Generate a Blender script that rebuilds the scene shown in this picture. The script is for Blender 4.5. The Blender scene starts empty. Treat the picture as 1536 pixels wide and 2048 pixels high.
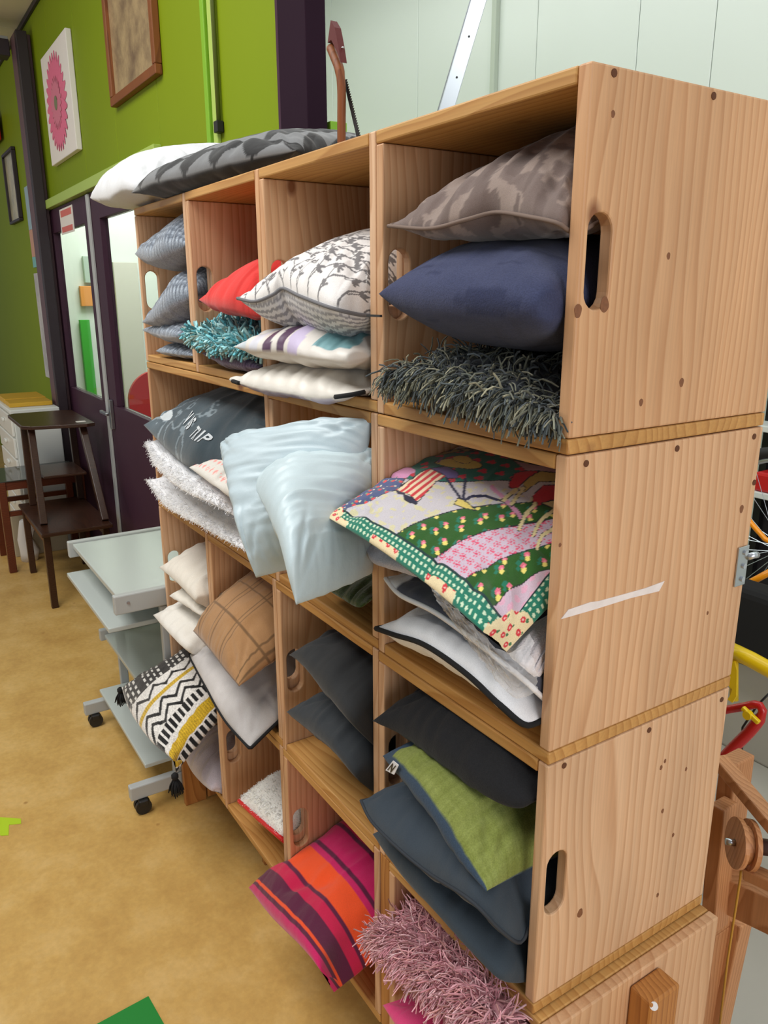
import bpy, bmesh, math, random
import numpy as np
from mathutils import Vector, Matrix

random.seed(7)
SC = bpy.context.scene
COL = SC.collection

# ------------------------------------------------------------------ camera
CAM_POS = Vector((0.6093, -0.6409, 1.6024))
F_PX = 1552.05
AX_R = Vector((0.5440, 0.8391, -0.0024)).normalized()
AX_U = Vector((-0.2243, 0.1481, 0.9632)).normalized()
AX_F = Vector((-0.8086, 0.5234, -0.2687)).normalized()
cam_d = bpy.data.cameras.new('camera')
cam = bpy.data.objects.new('camera', cam_d)
COL.objects.link(cam)
cam_d.sensor_fit = 'HORIZONTAL'
cam_d.sensor_width = 36.0
cam_d.lens = 36.0 * F_PX / 1536.0
cam_d.clip_start = 0.02
m3 = Matrix((AX_R, AX_U, -AX_F)).transposed()
cam.matrix_world = Matrix.Translation(CAM_POS) @ m3.to_4x4()
SC.camera = cam

# ------------------------------------------------------------------ world, lights, exposure
w = bpy.data.worlds.new('world'); SC.world = w
w.use_nodes = True
bg = w.node_tree.nodes['Background']
bg.inputs['Color'].default_value = (0.90, 0.95, 1.0, 1)
bg.inputs['Strength'].default_value = 0.28

def area_light(name, loc, target, size, size_y, power, color=(1, 1, 1)):
    d = bpy.data.lights.new(name, 'AREA'); d.shape = 'RECTANGLE'
    d.size = size; d.size_y = size_y; d.energy = power; d.color = color
    o = bpy.data.objects.new(name, d); COL.objects.link(o)
    o.location = loc
    o.rotation_euler = (Vector(target) - Vector(loc)).to_track_quat('-Z', 'Y').to_euler()
    return o
area_light('ceiling_lamp_shop', (-1.4, -1.25, 3.4), (-1.4, -0.75, 0), 3.0, 1.4, 104, (1.0, 0.97, 0.92))
area_light('window_light_side', (3.2, -0.3, 1.7), (0, 0.0, 1.0), 2.0, 1.8, 68, (1.0, 0.97, 0.95))
area_light('ceiling_lamp_workshop', (-1.5, 1.1, 3.5), (-1.5, 2.1, 0.3), 6.5, 0.8, 66, (0.96, 1.0, 0.97))
area_light('fill_light_far', (-5.2, -2.8, 2.0), (-5.2, 0.4, 1.9), 1.8, 1.4, 28, (1.0, 0.97, 0.9))  # added fill brightening the far green wall and ceiling tiles, not a known window
area_light('fill_light_hall', (-5.8, 1.3, 3.1), (-7.0, 1.2, 1.2), 1.2, 0.8, 50, (1.0, 1.0, 0.97))  # added fill aimed at the hall end wall so the door panes look bright

vs = SC.view_settings
vs.view_transform = 'Standard'; vs.look = 'None'; vs.gamma = 1.0; vs.exposure = -0.14
vs.use_curve_mapping = False

# ------------------------------------------------------------------ helpers
def ray(u, v):
    return (AX_R * ((u - 768) / F_PX) - AX_U * ((v - 1024) / F_PX) + AX_F)
def PY(u, v, y):
    d = ray(u, v); return CAM_POS + d * ((y - CAM_POS.y) / d.y)
def PXx(u, v, x):
    d = ray(u, v); return CAM_POS + d * ((x - CAM_POS.x) / d.x)
def PZ(u, v, z):
    d = ray(u, v); return CAM_POS + d * ((z - CAM_POS.z) / d.z)

def lin(c):
    c = np.asarray(c, dtype=float) / 255.0
    return np.where(c <= 0.04045, c / 12.92, ((c + 0.055) / 1.055) ** 2.4)
def L4(r, g, b):
    l = lin((r, g, b)); return (float(l[0]), float(l[1]), float(l[2]), 1.0)

def tag(o, label, cat, group=None):
    o['label'] = label; o['category'] = cat
    if group: o['group'] = group
    return o
def thing(name, label, cat, loc=(0, 0, 0), rotz=0.0, group=None):
    o = bpy.data.objects.new(name, None); COL.objects.link(o)
    o.empty_display_size = 0.05
    o.location = loc; o.rotation_euler = (0, 0, rotz)
    return tag(o, label, cat, group)
def mesh_obj(name, me, mat, parent=None):
    o = bpy.data.objects.new(name, me)
    if mat is not None and not me.materials: me.materials.append(mat)
    COL.objects.link(o)
    if parent is not None: o.parent = parent
    return o
def bm_obj(name, bm, mat, parent=None, smooth=False):
    me = bpy.data.meshes.new(name)
    bm.normal_update()
    bm.to_mesh(me); bm.free()
    if smooth:
        for p in me.polygons: p.use_smooth = True
    return mesh_obj(name, me, mat, parent)
def structure(o):
    o['kind'] = 'structure'; return o

def add_box(bm, lo, hi, bev=0.0, seg=2):
    lo = Vector(lo); hi = Vector(hi)
    r = bmesh.ops.create_cube(bm, size=1.0)
    vs_ = r['verts']
    for v in vs_:
        v.co = Vector(((lo.x + hi.x) / 2 + v.co.x * (hi.x - lo.x), (lo.y + hi.y) / 2 + v.co.y * (hi.y - lo.y),
                       (lo.z + hi.z) / 2 + v.co.z * (hi.z - lo.z)))
    if bev > 0:
        es = list({e for v in vs_ for e in v.link_edges})
        bmesh.ops.bevel(bm, geom=es, offset=bev, segments=seg, affect='EDGES', profile=0.5)
def box(name, lo, hi, mat, parent=None, bev=0.0, seg=2):
    bm = bmesh.new(); add_box(bm, lo, hi, bev, seg)
    return bm_obj(name, bm, mat, parent)

def frame_for(d):
    d = d.normalized()
    a = Vector((0, 0, 1)) if abs(d.z) < 0.9 else Vector((1, 0, 0))
    x = d.cross(a).normalized(); y = d.cross(x).normalized()
    return x, y
def add_bar(bm, a, b, wx, wy, upv=None, bev=0.0):
    a = Vector(a); b = Vector(b); d = (b - a)
    if upv is None: x, y = frame_for(d)
    else:
        y = (Vector(upv) - d.normalized() * Vector(upv).dot(d.normalized())).normalized(); x = d.normalized().cross(y)
    c = []
    for p in (a, b):
        for sx, sy in ((-1, -1), (1, -1), (1, 1), (-1, 1)):
            c.append(bm.verts.new(p + x * sx * wx / 2 + y * sy * wy / 2))
    fs = [(3, 2, 1, 0), (4, 5, 6, 7), (0, 1, 5, 4), (1, 2, 6, 5), (2, 3, 7, 6), (3, 0, 4, 7)]
    faces = [bm.faces.new([c[i] for i in f]) for f in fs]
    bmesh.ops.recalc_face_normals(bm, faces=faces)
    if bev > 0:
        bmesh.ops.bevel(bm, geom=list({e for v in c for e in v.link_edges}), offset=bev, segments=2, affect='EDGES', profile=0.5)
def bar(name, a, b, wx, wy, mat, parent=None, upv=None, bev=0.0):
    bm = bmesh.new(); add_bar(bm, a, b, wx, wy, upv, bev)
    return bm_obj(name, bm, mat, parent)

def catmull(pts, n, closed=False):
    P = np.array([list(p) for p in pts], dtype=float)
    if len(P) == 2 and not closed:
        t = np.linspace(0, 1, n)[:, None]; return P[0] * (1 - t) + P[1] * t
    if closed: Q = np.vstack([P[-1], P, P[0], P[1]])
    else: Q = np.vstack([2 * P[0] - P[1], P, 2 * P[-1] - P[-2]])
    nseg = len(Q) - 3
    dense = []
    for i in range(nseg):
        p0, p1, p2, p3 = Q[i:i + 4]
        t = np.linspace(0, 1, 24, endpoint=False)[:, None]
        dense.append(0.5 * ((2 * p1) + (-p0 + p2) * t + (2 * p0 - 5 * p1 + 4 * p2 - p3) * t ** 2 + (-p0 + 3 * p1 - 3 * p2 + p3) * t ** 3))
    dense = np.vstack(dense + [Q[-2][None]])
    l = np.concatenate([[0], np.cumsum(np.linalg.norm(np.diff(dense, axis=0), axis=1))])
    s = np.linspace(0, l[-1], n, endpoint=not closed)
    return np.stack([np.interp(s, l, dense[:, k]) for k in range(dense.shape[1])], axis=1)

def add_tube(bm, pts, r, sides=8, closed=False, caps=True):
    pts = [Vector(p) for p in pts]; n = len(pts)
    rr = r if hasattr(r, '__len__') else [r] * n
    rings = []; x = None
    for i, p in enumerate(pts):
        if closed: d = pts[(i + 1) % n] - pts[i - 1]
        else: d = pts[min(i + 1, n - 1)] - pts[max(i - 1, 0)]
        if d.length < 1e-9: d = Vector((0, 0, 1))
        d.normalize()
        if x is None: x, y = frame_for(d)
        else:
            x = (x - d * x.dot(d))
            if x.length < 1e-6: x, y = frame_for(d)
            x.normalize(); y = d.cross(x)
        rings.append([bm.verts.new(p + (x * math.cos(a) + y * math.sin(a)) * rr[i])
                      for a in [2 * math.pi * k / sides for k in range(sides)]])
    m = n if closed else n - 1
    for i in range(m):
        a, b = rings[i], rings[(i + 1) % n]
        for k in range(sides):
            bm.faces.new((a[k], a[(k + 1) % sides], b[(k + 1) % sides], b[k]))
    if caps and not closed:
        bm.faces.new(rings[0][::-1]); bm.faces.new(rings[-1])
def tube(name, pts, r, mat, parent=None, sides=8, closed=False):
    bm = bmesh.new(); add_tube(bm, pts, r, sides, closed)
    return bm_obj(name, bm, mat, parent, smooth=True)
def add_cyl(bm, c, axis, r, h, sides=20):
    a = Vector(c) - Vector(axis).normalized() * h / 2; b = Vector(c) + Vector(axis).normalized() * h / 2
    add_tube(bm, [a, b], r, sides)
def add_prism(bm, poly, axis, lo, hi):
    """extrude a 2D polygon [(a,b)] along axis: 'x' -> (y,z), 'y' -> (x,z), 'z' -> (x,y)"""
    def mk(a, b, k):
        return {'x': (k, a, b), 'y': (a, k, b), 'z': (a, b, k)}[axis]
    A = [bm.verts.new(mk(a, b, lo)) for a, b in poly]; B = [bm.verts.new(mk(a, b, hi)) for a, b in poly]
    n = len(poly); fs = [bm.faces.new(A[::-1]), bm.faces.new(B)]
    for i in range(n): fs.append(bm.faces.new((A[i], A[(i + 1) % n], B[(i + 1) % n], B[i])))
    bmesh.ops.recalc_face_normals(bm, faces=fs)

# ------------------------------------------------------------------ numpy noise
_rng = np.random.RandomState(11)
_G = _rng.rand(64, 64)
def vnoise(x, y):
    x = np.asarray(x, float); y = np.asarray(y, float)
    xi = np.floor(x).astype(int); yi = np.floor(y).astype(int); fx = x - xi; fy = y - yi
    fx = fx * fx * (3 - 2 * fx); fy = fy * fy * (3 - 2 * fy)
    g = lambda a, b: _G[a % 64, b % 64]
    return (g(xi, yi) * (1 - fx) + g(xi + 1, yi) * fx) * (1 - fy) + (g(xi, yi + 1) * (1 - fx) + g(xi + 1, yi + 1) * fx) * fy
def fbm(x, y, o=4):
    s = 0; a = 0.5; t = 0
    for k in range(o):
        s = s + a * vnoise(x * 2 ** k + 17.3 * k, y * 2 ** k + 5.1 * k); t += a; a *= 0.5
    return s / t

# ------------------------------------------------------------------ materials
def nt(name):
    m = bpy.data.materials.new(name); m.use_nodes = True
    t = m.node_tree; b = t.nodes['Principled BSDF']
    return m, t, b
def simple(name, rgb, rough=0.6, metal=0.0, noise=0.0, nscale=40, bump=0.0, spec=0.5):
    m, t, b = nt(name)
    b.inputs['Base Color'].default_value = L4(*rgb); b.inputs['Roughness'].default_value = rough
    b.inputs['Metallic'].default_value = metal; b.inputs['Specular IOR Level'].default_value = spec
    if noise or bump:
        tc = t.nodes.new('ShaderNodeTexCoord'); nz = t.nodes.new('ShaderNodeTexNoise')
        nz.inputs['Scale'].default_value = nscale; nz.inputs['Detail'].default_value = 5
        t.links.new(tc.outputs['Object'], nz.inputs['Vector'])
        if noise:
            mx = t.nodes.new('ShaderNodeMix'); mx.data_type = 'RGBA'; mx.blend_type = 'MULTIPLY'
            mx.inputs[0].default_value = noise
            mx.inputs[6].default_value = L4(*rgb)
            t.links.new(nz.outputs['Color'], mx.inputs[7])
            br = t.nodes.new('ShaderNodeRGBToBW'); t.links.new(nz.outputs['Color'], br.inputs[0])
            rp = t.nodes.new('ShaderNodeMapRange'); rp.inputs[1].default_value = 0.3; rp.inputs[2].default_value = 0.7
            rp.inputs[3].default_value = 0.55; rp.inputs[4].default_value = 1.0
            t.links.new(br.outputs[0], rp.inputs[0]); t.links.new(rp.outputs[0], mx.inputs[7])
            t.links.new(mx.outputs[2], b.inputs['Base Color'])
        if bump:
            bp = t.nodes.new('ShaderNodeBump'); bp.inputs['Strength'].default_value = bump; bp.inputs['Distance'].default_value = 0.002
            t.links.new(nz.outputs['Fac'], bp.inputs['Height']); t.links.new(bp.outputs[0], b.inputs['Normal'])
    return m

def wood(name, light, dark, axis='z', ring=34.0, knots=True, rough=0.5, contrast=1.0):
    m, t, b = nt(name)
    N = t.nodes.new; K = t.links.new
    tc = N('ShaderNodeTexCoord'); oi = N('ShaderNodeObjectInfo')
    mp = N('ShaderNodeMapping')
    # bring the grain axis to z
    if axis == 'x': mp.inputs['Rotation'].default_value = (0, math.pi / 2, 0)
    if axis == 'y': mp.inputs['Rotation'].default_value = (math.pi / 2, 0, 0)
    K(tc.outputs['Object'], mp.inputs['Vector'])
    # per board shift
    mul = N('ShaderNodeVectorMath'); mul.operation = 'MULTIPLY'; mul.inputs[1].default_value = (0.13, 0.19, 7.0)
    cmb = N('ShaderNodeCombineXYZ')
    for i in range(3): K(oi.outputs['Random'], cmb.inputs[i])
    K(cmb.outputs[0], mul.inputs[0])
    add = N('ShaderNodeVectorMath'); K(mp.outputs[0], add.inputs[0]); K(mul.outputs[0], add.inputs[1])
    sq = N('ShaderNodeVectorMath'); sq.operation = 'MULTIPLY'; sq.inputs[1].default_value = (1, 1, 0.22)
    K(add.outputs[0], sq.inputs[0])
    n1 = N('ShaderNodeTexNoise'); n1.inputs['Scale'].default_value = 5; n1.inputs['Detail'].default_value = 2
    K(sq.outputs[0], n1.inputs['Vector'])
    sb = N('ShaderNodeVectorMath'); sb.operation = 'SUBTRACT'; sb.inputs[1].default_value = (0.5, 0.5, 0.5)
    K(n1.outputs['Color'], sb.inputs[0])
    sc = N('ShaderNodeVectorMath'); sc.operation = 'SCALE'; sc.inputs['Scale'].default_value = 0.15
    K(sb.outputs[0], sc.inputs[0])
    ad2 = N('ShaderNodeVectorMath'); K(add.outputs[0], ad2.inputs[0]); K(sc.outputs[0], ad2.inputs[1])
    sq2 = N('ShaderNodeVectorMath'); sq2.operation = 'MULTIPLY'; sq2.inputs[1].default_value = (1, 1, 0.0)
    K(ad2.outputs[0], sq2.inputs[0])
    wv = N('ShaderNodeTexWave'); wv.wave_type = 'RINGS'; wv.rings_direction = 'Z'; wv.wave_profile = 'SAW'
    wv.inputs['Scale'].default_value = ring; wv.inputs['Distortion'].default_value = 0.0
    K(sq2.outputs[0], wv.inputs['Vector'])
    rp = N('ShaderNodeValToRGB'); e = rp.color_ramp.elements
    e[0].position = 0.0; e[0].color = L4(*light); e[1].position = 1.0; e[1].color = L4(*light)
    mid = [light[i] * 0.62 + dark[i] * 0.38 for i in range(3)]
    x = rp.color_ramp.elements.new(0.55); x.color = L4(*mid)
    x = rp.color_ramp.elements.new(0.86); x.color = L4(*dark)
    x = rp.color_ramp.elements.new(0.94); x.color = L4(*light)
    K(wv.outputs['Fac'], rp.inputs[0])
    # fine fibre + broad tone
    fb = N('ShaderNodeVectorMath'); fb.operation = 'MULTIPLY'; fb.inputs[1].default_value = (260, 260, 6)
    K(add.outputs[0], fb.inputs[0])
    n2 = N('ShaderNodeTexNoise'); n2.inputs['Scale'].default_value = 1; n2.inputs['Detail'].default_value = 3
    K(fb.outputs[0], n2.inputs['Vector'])
    n3 = N('ShaderNodeTexNoise'); n3.inputs['Scale'].default_value = 9; n3.inputs['Detail'].default_value = 3
    K(sq.outputs[0], n3.inputs['Vector'])
    mxa = N('ShaderNodeMix'); mxa.data_type = 'RGBA'; mxa.inputs[0].default_value = 0.66 * contrast
    mxa.inputs[6].default_value = L4(*[(light[i] * .7 + dark[i] * .3) for i in range(3)])
    K(rp.outputs[0], mxa.inputs[7])
    def mult(col, fac_socket, lo, hi):
        mr = N('ShaderNodeMapRange'); mr.inputs[1].default_value = 0.3; mr.inputs[2].default_value = 0.7
        mr.inputs[3].default_value = lo; mr.inputs[4].default_value = hi
        K(fac_socket, mr.inputs[0])
        mm = N('ShaderNodeMix'); mm.data_type = 'RGBA'; mm.blend_type = 'MULTIPLY'; mm.inputs[0].default_value = 1
        K(col, mm.inputs[6]); K(mr.outputs[0], mm.inputs[7]); return mm.outputs[2]
    tn = N('ShaderNodeMix'); tn.data_type = 'RGBA'; K(oi.outputs['Random'], tn.inputs[0])
    tn.inputs[6].default_value = (1.0, 1.0, 1.0, 1); tn.inputs[7].default_value = (0.84, 0.74, 0.62, 1)
    tm = N('ShaderNodeMix'); tm.data_type = 'RGBA'; tm.blend_type = 'MULTIPLY'; tm.inputs[0].default_value = 1
    K(mxa.outputs[2], tm.inputs[6]); K(tn.outputs[2], tm.inputs[7])
    c = mult(tm.outputs[2], n2.outputs['Fac'], 0.92, 1.05)
    c = mult(c, n3.outputs['Fac'], 0.86, 1.06)
    if knots:
        kv = N('ShaderNodeVectorMath'); kv.operation = 'MULTIPLY'; kv.inputs[1].default_value = (1, 1, 0.62)
        K(add.outputs[0], kv.inputs[0])
        vo = N('ShaderNodeTexVoronoi'); vo.inputs['Scale'].default_value = 6.5
        K(kv.outputs[0], vo.inputs['Vector'])
        mr = N('ShaderNodeMapRange'); mr.inputs[1].default_value = 0.035; mr.inputs[2].default_value = 0.085
        mr.inputs[3].default_value = 0.85; mr.inputs[4].default_value = 0.0
        K(vo.outputs['Distance'], mr.inputs[0])
        mk = N('ShaderNodeMix'); mk.data_type = 'RGBA'; K(mr.outputs[0], mk.inputs[0]); K(c, mk.inputs[6])
        mk.inputs[7].default_value = L4(118, 66, 34)
        c = mk.outputs[2]
    K(c, b.inputs['Base Color'])
    b.inputs['Roughness'].default_value = rough
    b.inputs['Specular IOR Level'].default_value = 0.35
    bp = N('ShaderNodeBump'); bp.inputs['Strength'].default_value = 0.12; bp.inputs['Distance'].default_value = 0.0008
    K(n2.outputs['Fac'], bp.inputs['Height']); K(bp.outputs[0], b.inputs['Normal'])
    return m

def fabric(name, rough=0.92, weave=900.0, bump=0.25, sheen=0.25, var=0.12, spec=0.2, trans=0.0):
    m, t, b = nt(name)
    N = t.nodes.new; K = t.links.new
    at = N('ShaderNodeVertexColor'); at.layer_name = 'Col'
    tc = N('ShaderNodeTexCoord')
    nz = N('ShaderNodeTexNoise'); nz.inputs['Scale'].default_value = weave; nz.inputs['Detail'].default_value = 2
    K(tc.outputs['Object'], nz.inputs['Vector'])
    mr = N('ShaderNodeMapRange'); mr.inputs[1].default_value = 0.3; mr.inputs[2].default_value = 0.7
    mr.inputs[3].default_value = 1 - var; mr.inputs[4].default_value = 1 + var * 0.6
    K(nz.outputs['Fac'], mr.inputs[0])
    mm = N('ShaderNodeMix'); mm.data_type = 'RGBA'; mm.blend_type = 'MULTIPLY'; mm.inputs[0].default_value = 1
    K(at.outputs['Color'], mm.inputs[6]); K(mr.outputs[0], mm.inputs[7])
    K(mm.outputs[2], b.inputs['Base Color'])
    b.inputs['Roughness'].default_value = rough; b.inputs['Specular IOR Level'].default_value = spec
    b.inputs['Sheen Weight'].default_value = sheen
    n2 = N('ShaderNodeTexNoise'); n2.inputs['Scale'].default_value = 22; n2.inputs['Detail'].default_value = 4
    K(tc.outputs['Object'], n2.inputs['Vector'])
    b1 = N('ShaderNodeBump'); b1.inputs['Strength'].default_value = bump; b1.inputs['Distance'].default_value = 0.0012
    K(nz.outputs['Fac'], b1.inputs['Height'])
    b2 = N('ShaderNodeBump'); b2.inputs['Strength'].default_value = 0.35; b2.inputs['Distance'].default_value = 0.006
    K(n2.outputs['Fac'], b2.inputs['Height']); K(b1.outputs[0], b2.inputs['Normal'])
    K(b2.outputs[0], b.inputs['Normal'])
    return m

M = {}
M['pine_side'] = wood('pine_side', (230, 193, 158), (198, 150, 110), 'z', ring=20.0)
M['pine_flat'] = wood('pine_flat', (214, 170, 106), (178, 126, 66), 'x', ring=22.0)
M['pine_depth'] = wood('pine_depth', (214, 172, 126), (178, 124, 80), 'y', knots=False)
M['pine_back'] = wood('pine_back', (190, 140, 92), (150, 98, 58), 'x')
M['pine_stand'] = wood('pine_stand', (200, 142, 78), (150, 92, 44), 'z', knots=False)
M['loom_wood'] = wood('loom_wood', (206, 152, 108), (164, 108, 66), 'z', knots=False)
M['dark_wood'] = wood('dark_wood', (72, 46, 34), (44, 26, 20), 'x', knots=False, rough=0.28)
M['red_wood'] = wood('red_wood', (112, 56, 34), (76, 34, 22), 'x', knots=False, rough=0.3)
M['frame_wood'] = wood('frame_wood', (146, 90, 48), (104, 58, 30), 'z', knots=False)
M['cotton'] = fabric('cotton')
M['linen'] = fabric('linen', weave=520, bump=0.5, var=0.2, sheen=0.08)
M['velvet'] = fabric('velvet', rough=0.85, sheen=0.15, var=0.1)
M['satin'] = fabric('satin', rough=0.42, sheen=0.0, var=0.03, bump=0.05, spec=0.45)
M['knit'] = fabric('knit', weave=260, bump=0.9, var=0.3, sheen=0.4)
M['plush'] = fabric('plush', weave=420, bump=0.9, var=0.14, sheen=0.7)
M['strand'] = fabric('strand', weave=300, bump=0.1, var=0.1, sheen=0.2)
M['black'] = simple('black_plastic', (22, 22, 24), 0.45)
M['black_cloth'] = simple('black_cloth', (18, 18, 20), 0.9)
M['white_cloth'] = simple('white_cloth', (225, 225, 228), 0.9)
M['grey_metal'] = simple('grey_metal', (176, 180, 180), 0.45)
M['cart_top'] = simple('cart_top', (182, 190, 187), 0.25)
M['steel'] = simple('steel', (190, 195, 200), 0.3, 1.0)
M['alu'] = simple('alu', (205, 210, 218), 0.35, 0.9)
M['purple'] = simple('purple_paint', (64, 36, 54), 0.5, spec=0.25, noise=0.25, nscale=6)
M['column_purple'] = simple('column_purple', (38, 20, 34), 0.75, spec=0.1, noise=0.25, nscale=5)
M['post_purple'] = simple('post_purple', (92, 66, 72), 0.5)
M['dark_purple'] = simple('dark_purple', (40, 28, 36), 0.5)
M['green_wall'] = simple('green_wall', (122, 142, 8), 0.6, spec=0.2, noise=0.12, nscale=3, bump=0.05)
M['green_trim'] = simple('green_trim', (120, 170, 30), 0.5)
M['pale_green_trim'] = simple('pale_green_trim', (165, 190, 90), 0.5)
M['white_wall'] = simple('white_wall', (224, 232, 226), 0.35, noise=0.05, nscale=1.5)
M['joint'] = simple('joint', (190, 200, 186), 0.6)
M['white_plastic'] = simple('white_plastic', (222, 226, 222), 0.4)
M['beige'] = simple('beige', (170, 158, 132), 0.7)
M['paper'] = simple('paper', (225, 220, 214), 0.8)
M['ochre'] = simple('ochre', (205, 160, 40), 0.5)
M['red'] = simple('red', (200, 30, 34), 0.4)
M['yellow'] = simple('yellow_paint', (232, 196, 20), 0.3)
M['orange'] = simple('orange_paint', (240, 150, 20), 0.3)
M['bike_red'] = simple('bike_red', (186, 28, 30), 0.25)
M['rubber'] = simple('rubber', (30, 30, 30), 0.7)
M['concrete'] = simple('concrete', (182, 178, 168), 0.6, noise=0.2, nscale=5)
M['ceiling'] = simple('ceiling_tile', (206, 200, 176), 0.8)
M['hole'] = simple('screw_hole', (92, 52, 26), 0.8)
M['tape'] = simple('tape', (238, 228, 226), 0.5, noise=0.3, nscale=60)
M['mat_green'] = simple('mat_green', (12, 128, 40), 0.7, noise=0.1, nscale=200)
M['lime'] = simple('lime', (170, 200, 20), 0.6)
M['cord'] = simple('cord', (190, 140, 50), 0.6)

def glass(name, rough=0.02, tint=(235, 240, 236)):
    m, t, b = nt(name)
    b.inputs['Base Color'].default_value = L4(*tint); b.inputs['Roughness'].default_value = rough
    b.inputs['Transmission Weight'].default_value = 1.0; b.inputs['IOR'].default_value = 1.05
    return m
M['glass'] = glass('pane_glass')
def film(name):
    m, t, b = nt(name); N = t.nodes.new; K = t.links.new
    b.inputs['Base Color'].default_value = (0.9, 0.9, 0.92, 1); b.inputs['Roughness'].default_value = 0.12
    tr = N('ShaderNodeBsdfTransparent'); mx = N('ShaderNodeMixShader'); mx.inputs[0].default_value = 0.3
    K(tr.outputs[0], mx.inputs[1]); K(b.outputs[0], mx.inputs[2])
    K(mx.outputs[0], t.nodes['Material Output'].inputs['Surface'])
    tc = N('ShaderNodeTexCoord'); nz = N('ShaderNodeTexNoise'); nz.inputs['Scale'].default_value = 35; nz.inputs['Detail'].default_value = 3
    K(tc.outputs['Object'], nz.inputs['Vector'])
    bp = N('ShaderNodeBump'); bp.inputs['Strength'].default_value = 1.0; bp.inputs['Distance'].default_value = 0.01
    K(nz.outputs['Fac'], bp.inputs['Height']); K(bp.outputs[0], b.inputs['Normal'])
    return m
M['film'] = film('plastic_film')

def lino():
    m, t, b = nt('lino'); N = t.nodes.new; K = t.links.new
    tc = N('ShaderNodeTexCoord')
    a = N('ShaderNodeTexNoise'); a.inputs['Scale'].default_value = 5; a.inputs['Detail'].default_value = 8; a.inputs['Roughness'].default_value = 0.7
    K(tc.outputs['Object'], a.inputs['Vector'])
    r = N('ShaderNodeValToRGB'); e = r.color_ramp.elements
    e[0].position = 0.3; e[0].color = L4(182, 142, 78); e[1].position = 0.72; e[1].color = L4(212, 178, 116)
    x = e.new(0.5); x.color = L4(198, 160, 92)
    K(a.outputs['Fac'], r.inputs[0])
    n2 = N('ShaderNodeTexNoise'); n2.inputs['Scale'].default_value = 60; n2.inputs['Detail'].default_value = 4
    K(tc.outputs['Object'], n2.inputs['Vector'])
    mr = N('ShaderNodeMapRange'); mr.inputs[1].default_value = 0.35; mr.inputs[2].default_value = 0.65; mr.inputs[3].default_value = 0.94; mr.inputs[4].default_value = 1.03
    K(n2.outputs['Fac'], mr.inputs[0])
    mm = N('ShaderNodeMix'); mm.data_type = 'RGBA'; mm.blend_type = 'MULTIPLY'; mm.inputs[0].default_value = 1
    K(r.outputs[0], mm.inputs[6]); K(mr.outputs[0], mm.inputs[7])
    vo = N('ShaderNodeTexVoronoi'); vo.inputs['Scale'].default_value = 5.5; K(tc.outputs['Object'], vo.inputs['Vector'])
    m2 = N('ShaderNodeMapRange'); m2.inputs[1].default_value = 0.02; m2.inputs[2].default_value = 0.05; m2.inputs[3].default_value = 0.7; m2.inputs[4].default_value = 0.0
    K(vo.outputs['Distance'], m2.inputs[0])
    sp = N('ShaderNodeMix'); sp.data_type = 'RGBA'; K(m2.outputs[0], sp.inputs[0]); K(mm.outputs[2], sp.inputs[6]); sp.inputs[7].default_value = L4(150, 108, 56)
    K(sp.outputs[2], b.inputs['Base Color'])
    b.inputs['Roughness'].default_value = 0.42; b.inputs['Specular IOR Level'].default_value = 0.3
    return m
M['lino'] = lino()

# ================================================================== SETTING
structure(box('floor', (-12.0, -4.0, -0.05), (3.5, 0.46, 0.0), M['lino']))
structure(box('floor', (-8.0, 0.46, -0.05), (3.5, 4.6, 0.0), M['concrete']))
GY = 0.42                                     # front face of the green partition
DX0, DX1, DZ1 = -5.02, -2.62, 2.17            # door opening
gw = bpy.data.objects.new('wall_green', None); COL.objects.link(gw); gw['kind'] = 'structure'
def wall_piece(x0, x1, z0, z1, name='panel'):
    return box(name, (x0, GY, z0), (x1, GY + 0.08, z1), M['green_wall'], gw, 0.002, 1)
wall_piece(-12.0, DX0, 0.0, 3.25)
xs = [-5.02, -4.42, -3.82, -3.22, -2.62]
for a, b_ in zip(xs[:-1], xs[1:]): wall_piece(a + 0.0015, b_ - 0.0015, DZ1, 3.25)
wall_piece(-2.617, -2.06, 0.0, 3.25); wall_piece(-2.05, -1.52, 0.0, 3.25)
structure(box('trim_1', (-2.075, GY - 0.022, 0.0), (-2.045, GY + 0.0, 3.25), M['green_trim'], None, 0.003))
structure(box('trim_2', (-2.035, GY - 0.014, 0.0), (-2.0, GY + 0.0, 3.25), M['pale_green_trim'], None, 0.003))
structure(box('trim_3', (-1.40, GY + 0.04, 0.0), (-1.345, GY + 0.09, 2.045), M['green_trim'], None, 0.002))
# purple steel column closing the partition
structure(box('column', (-1.50, GY - 0.03, 0.0), (-1.342, GY + 0.03, 3.6), M['column_purple'], None, 0.004))
structure(box('trim_4', (-1.55, GY - 0.012, 0.0), (-1.501, GY + 0.03, 3.6), M['purple'], None, 0.003))
# far white wall of sandwich panels
ww = bpy.data.objects.new('wall_back', None); COL.objects.link(ww); ww['kind'] = 'structure'
xj = [-8.0, -6.9, -5.8, -4.75, -3.7, -2.97, -2.665, -2.02, -1.63, -0.9, -0.2, 0.8, 1.8, 3.5]
for a, b_ in zip(xj[:-1], xj[1:]): box('panel', (a + 0.002, 2.4, 0.0), (b_ - 0.002, 2.46, 3.8), M['white_wall'], ww, 0.003, 1)
structure(box('trim_5', (-2.985, 2.37, 0.0), (-2.95, 2.399, 3.8), M['joint'], None, 0.003))
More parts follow.
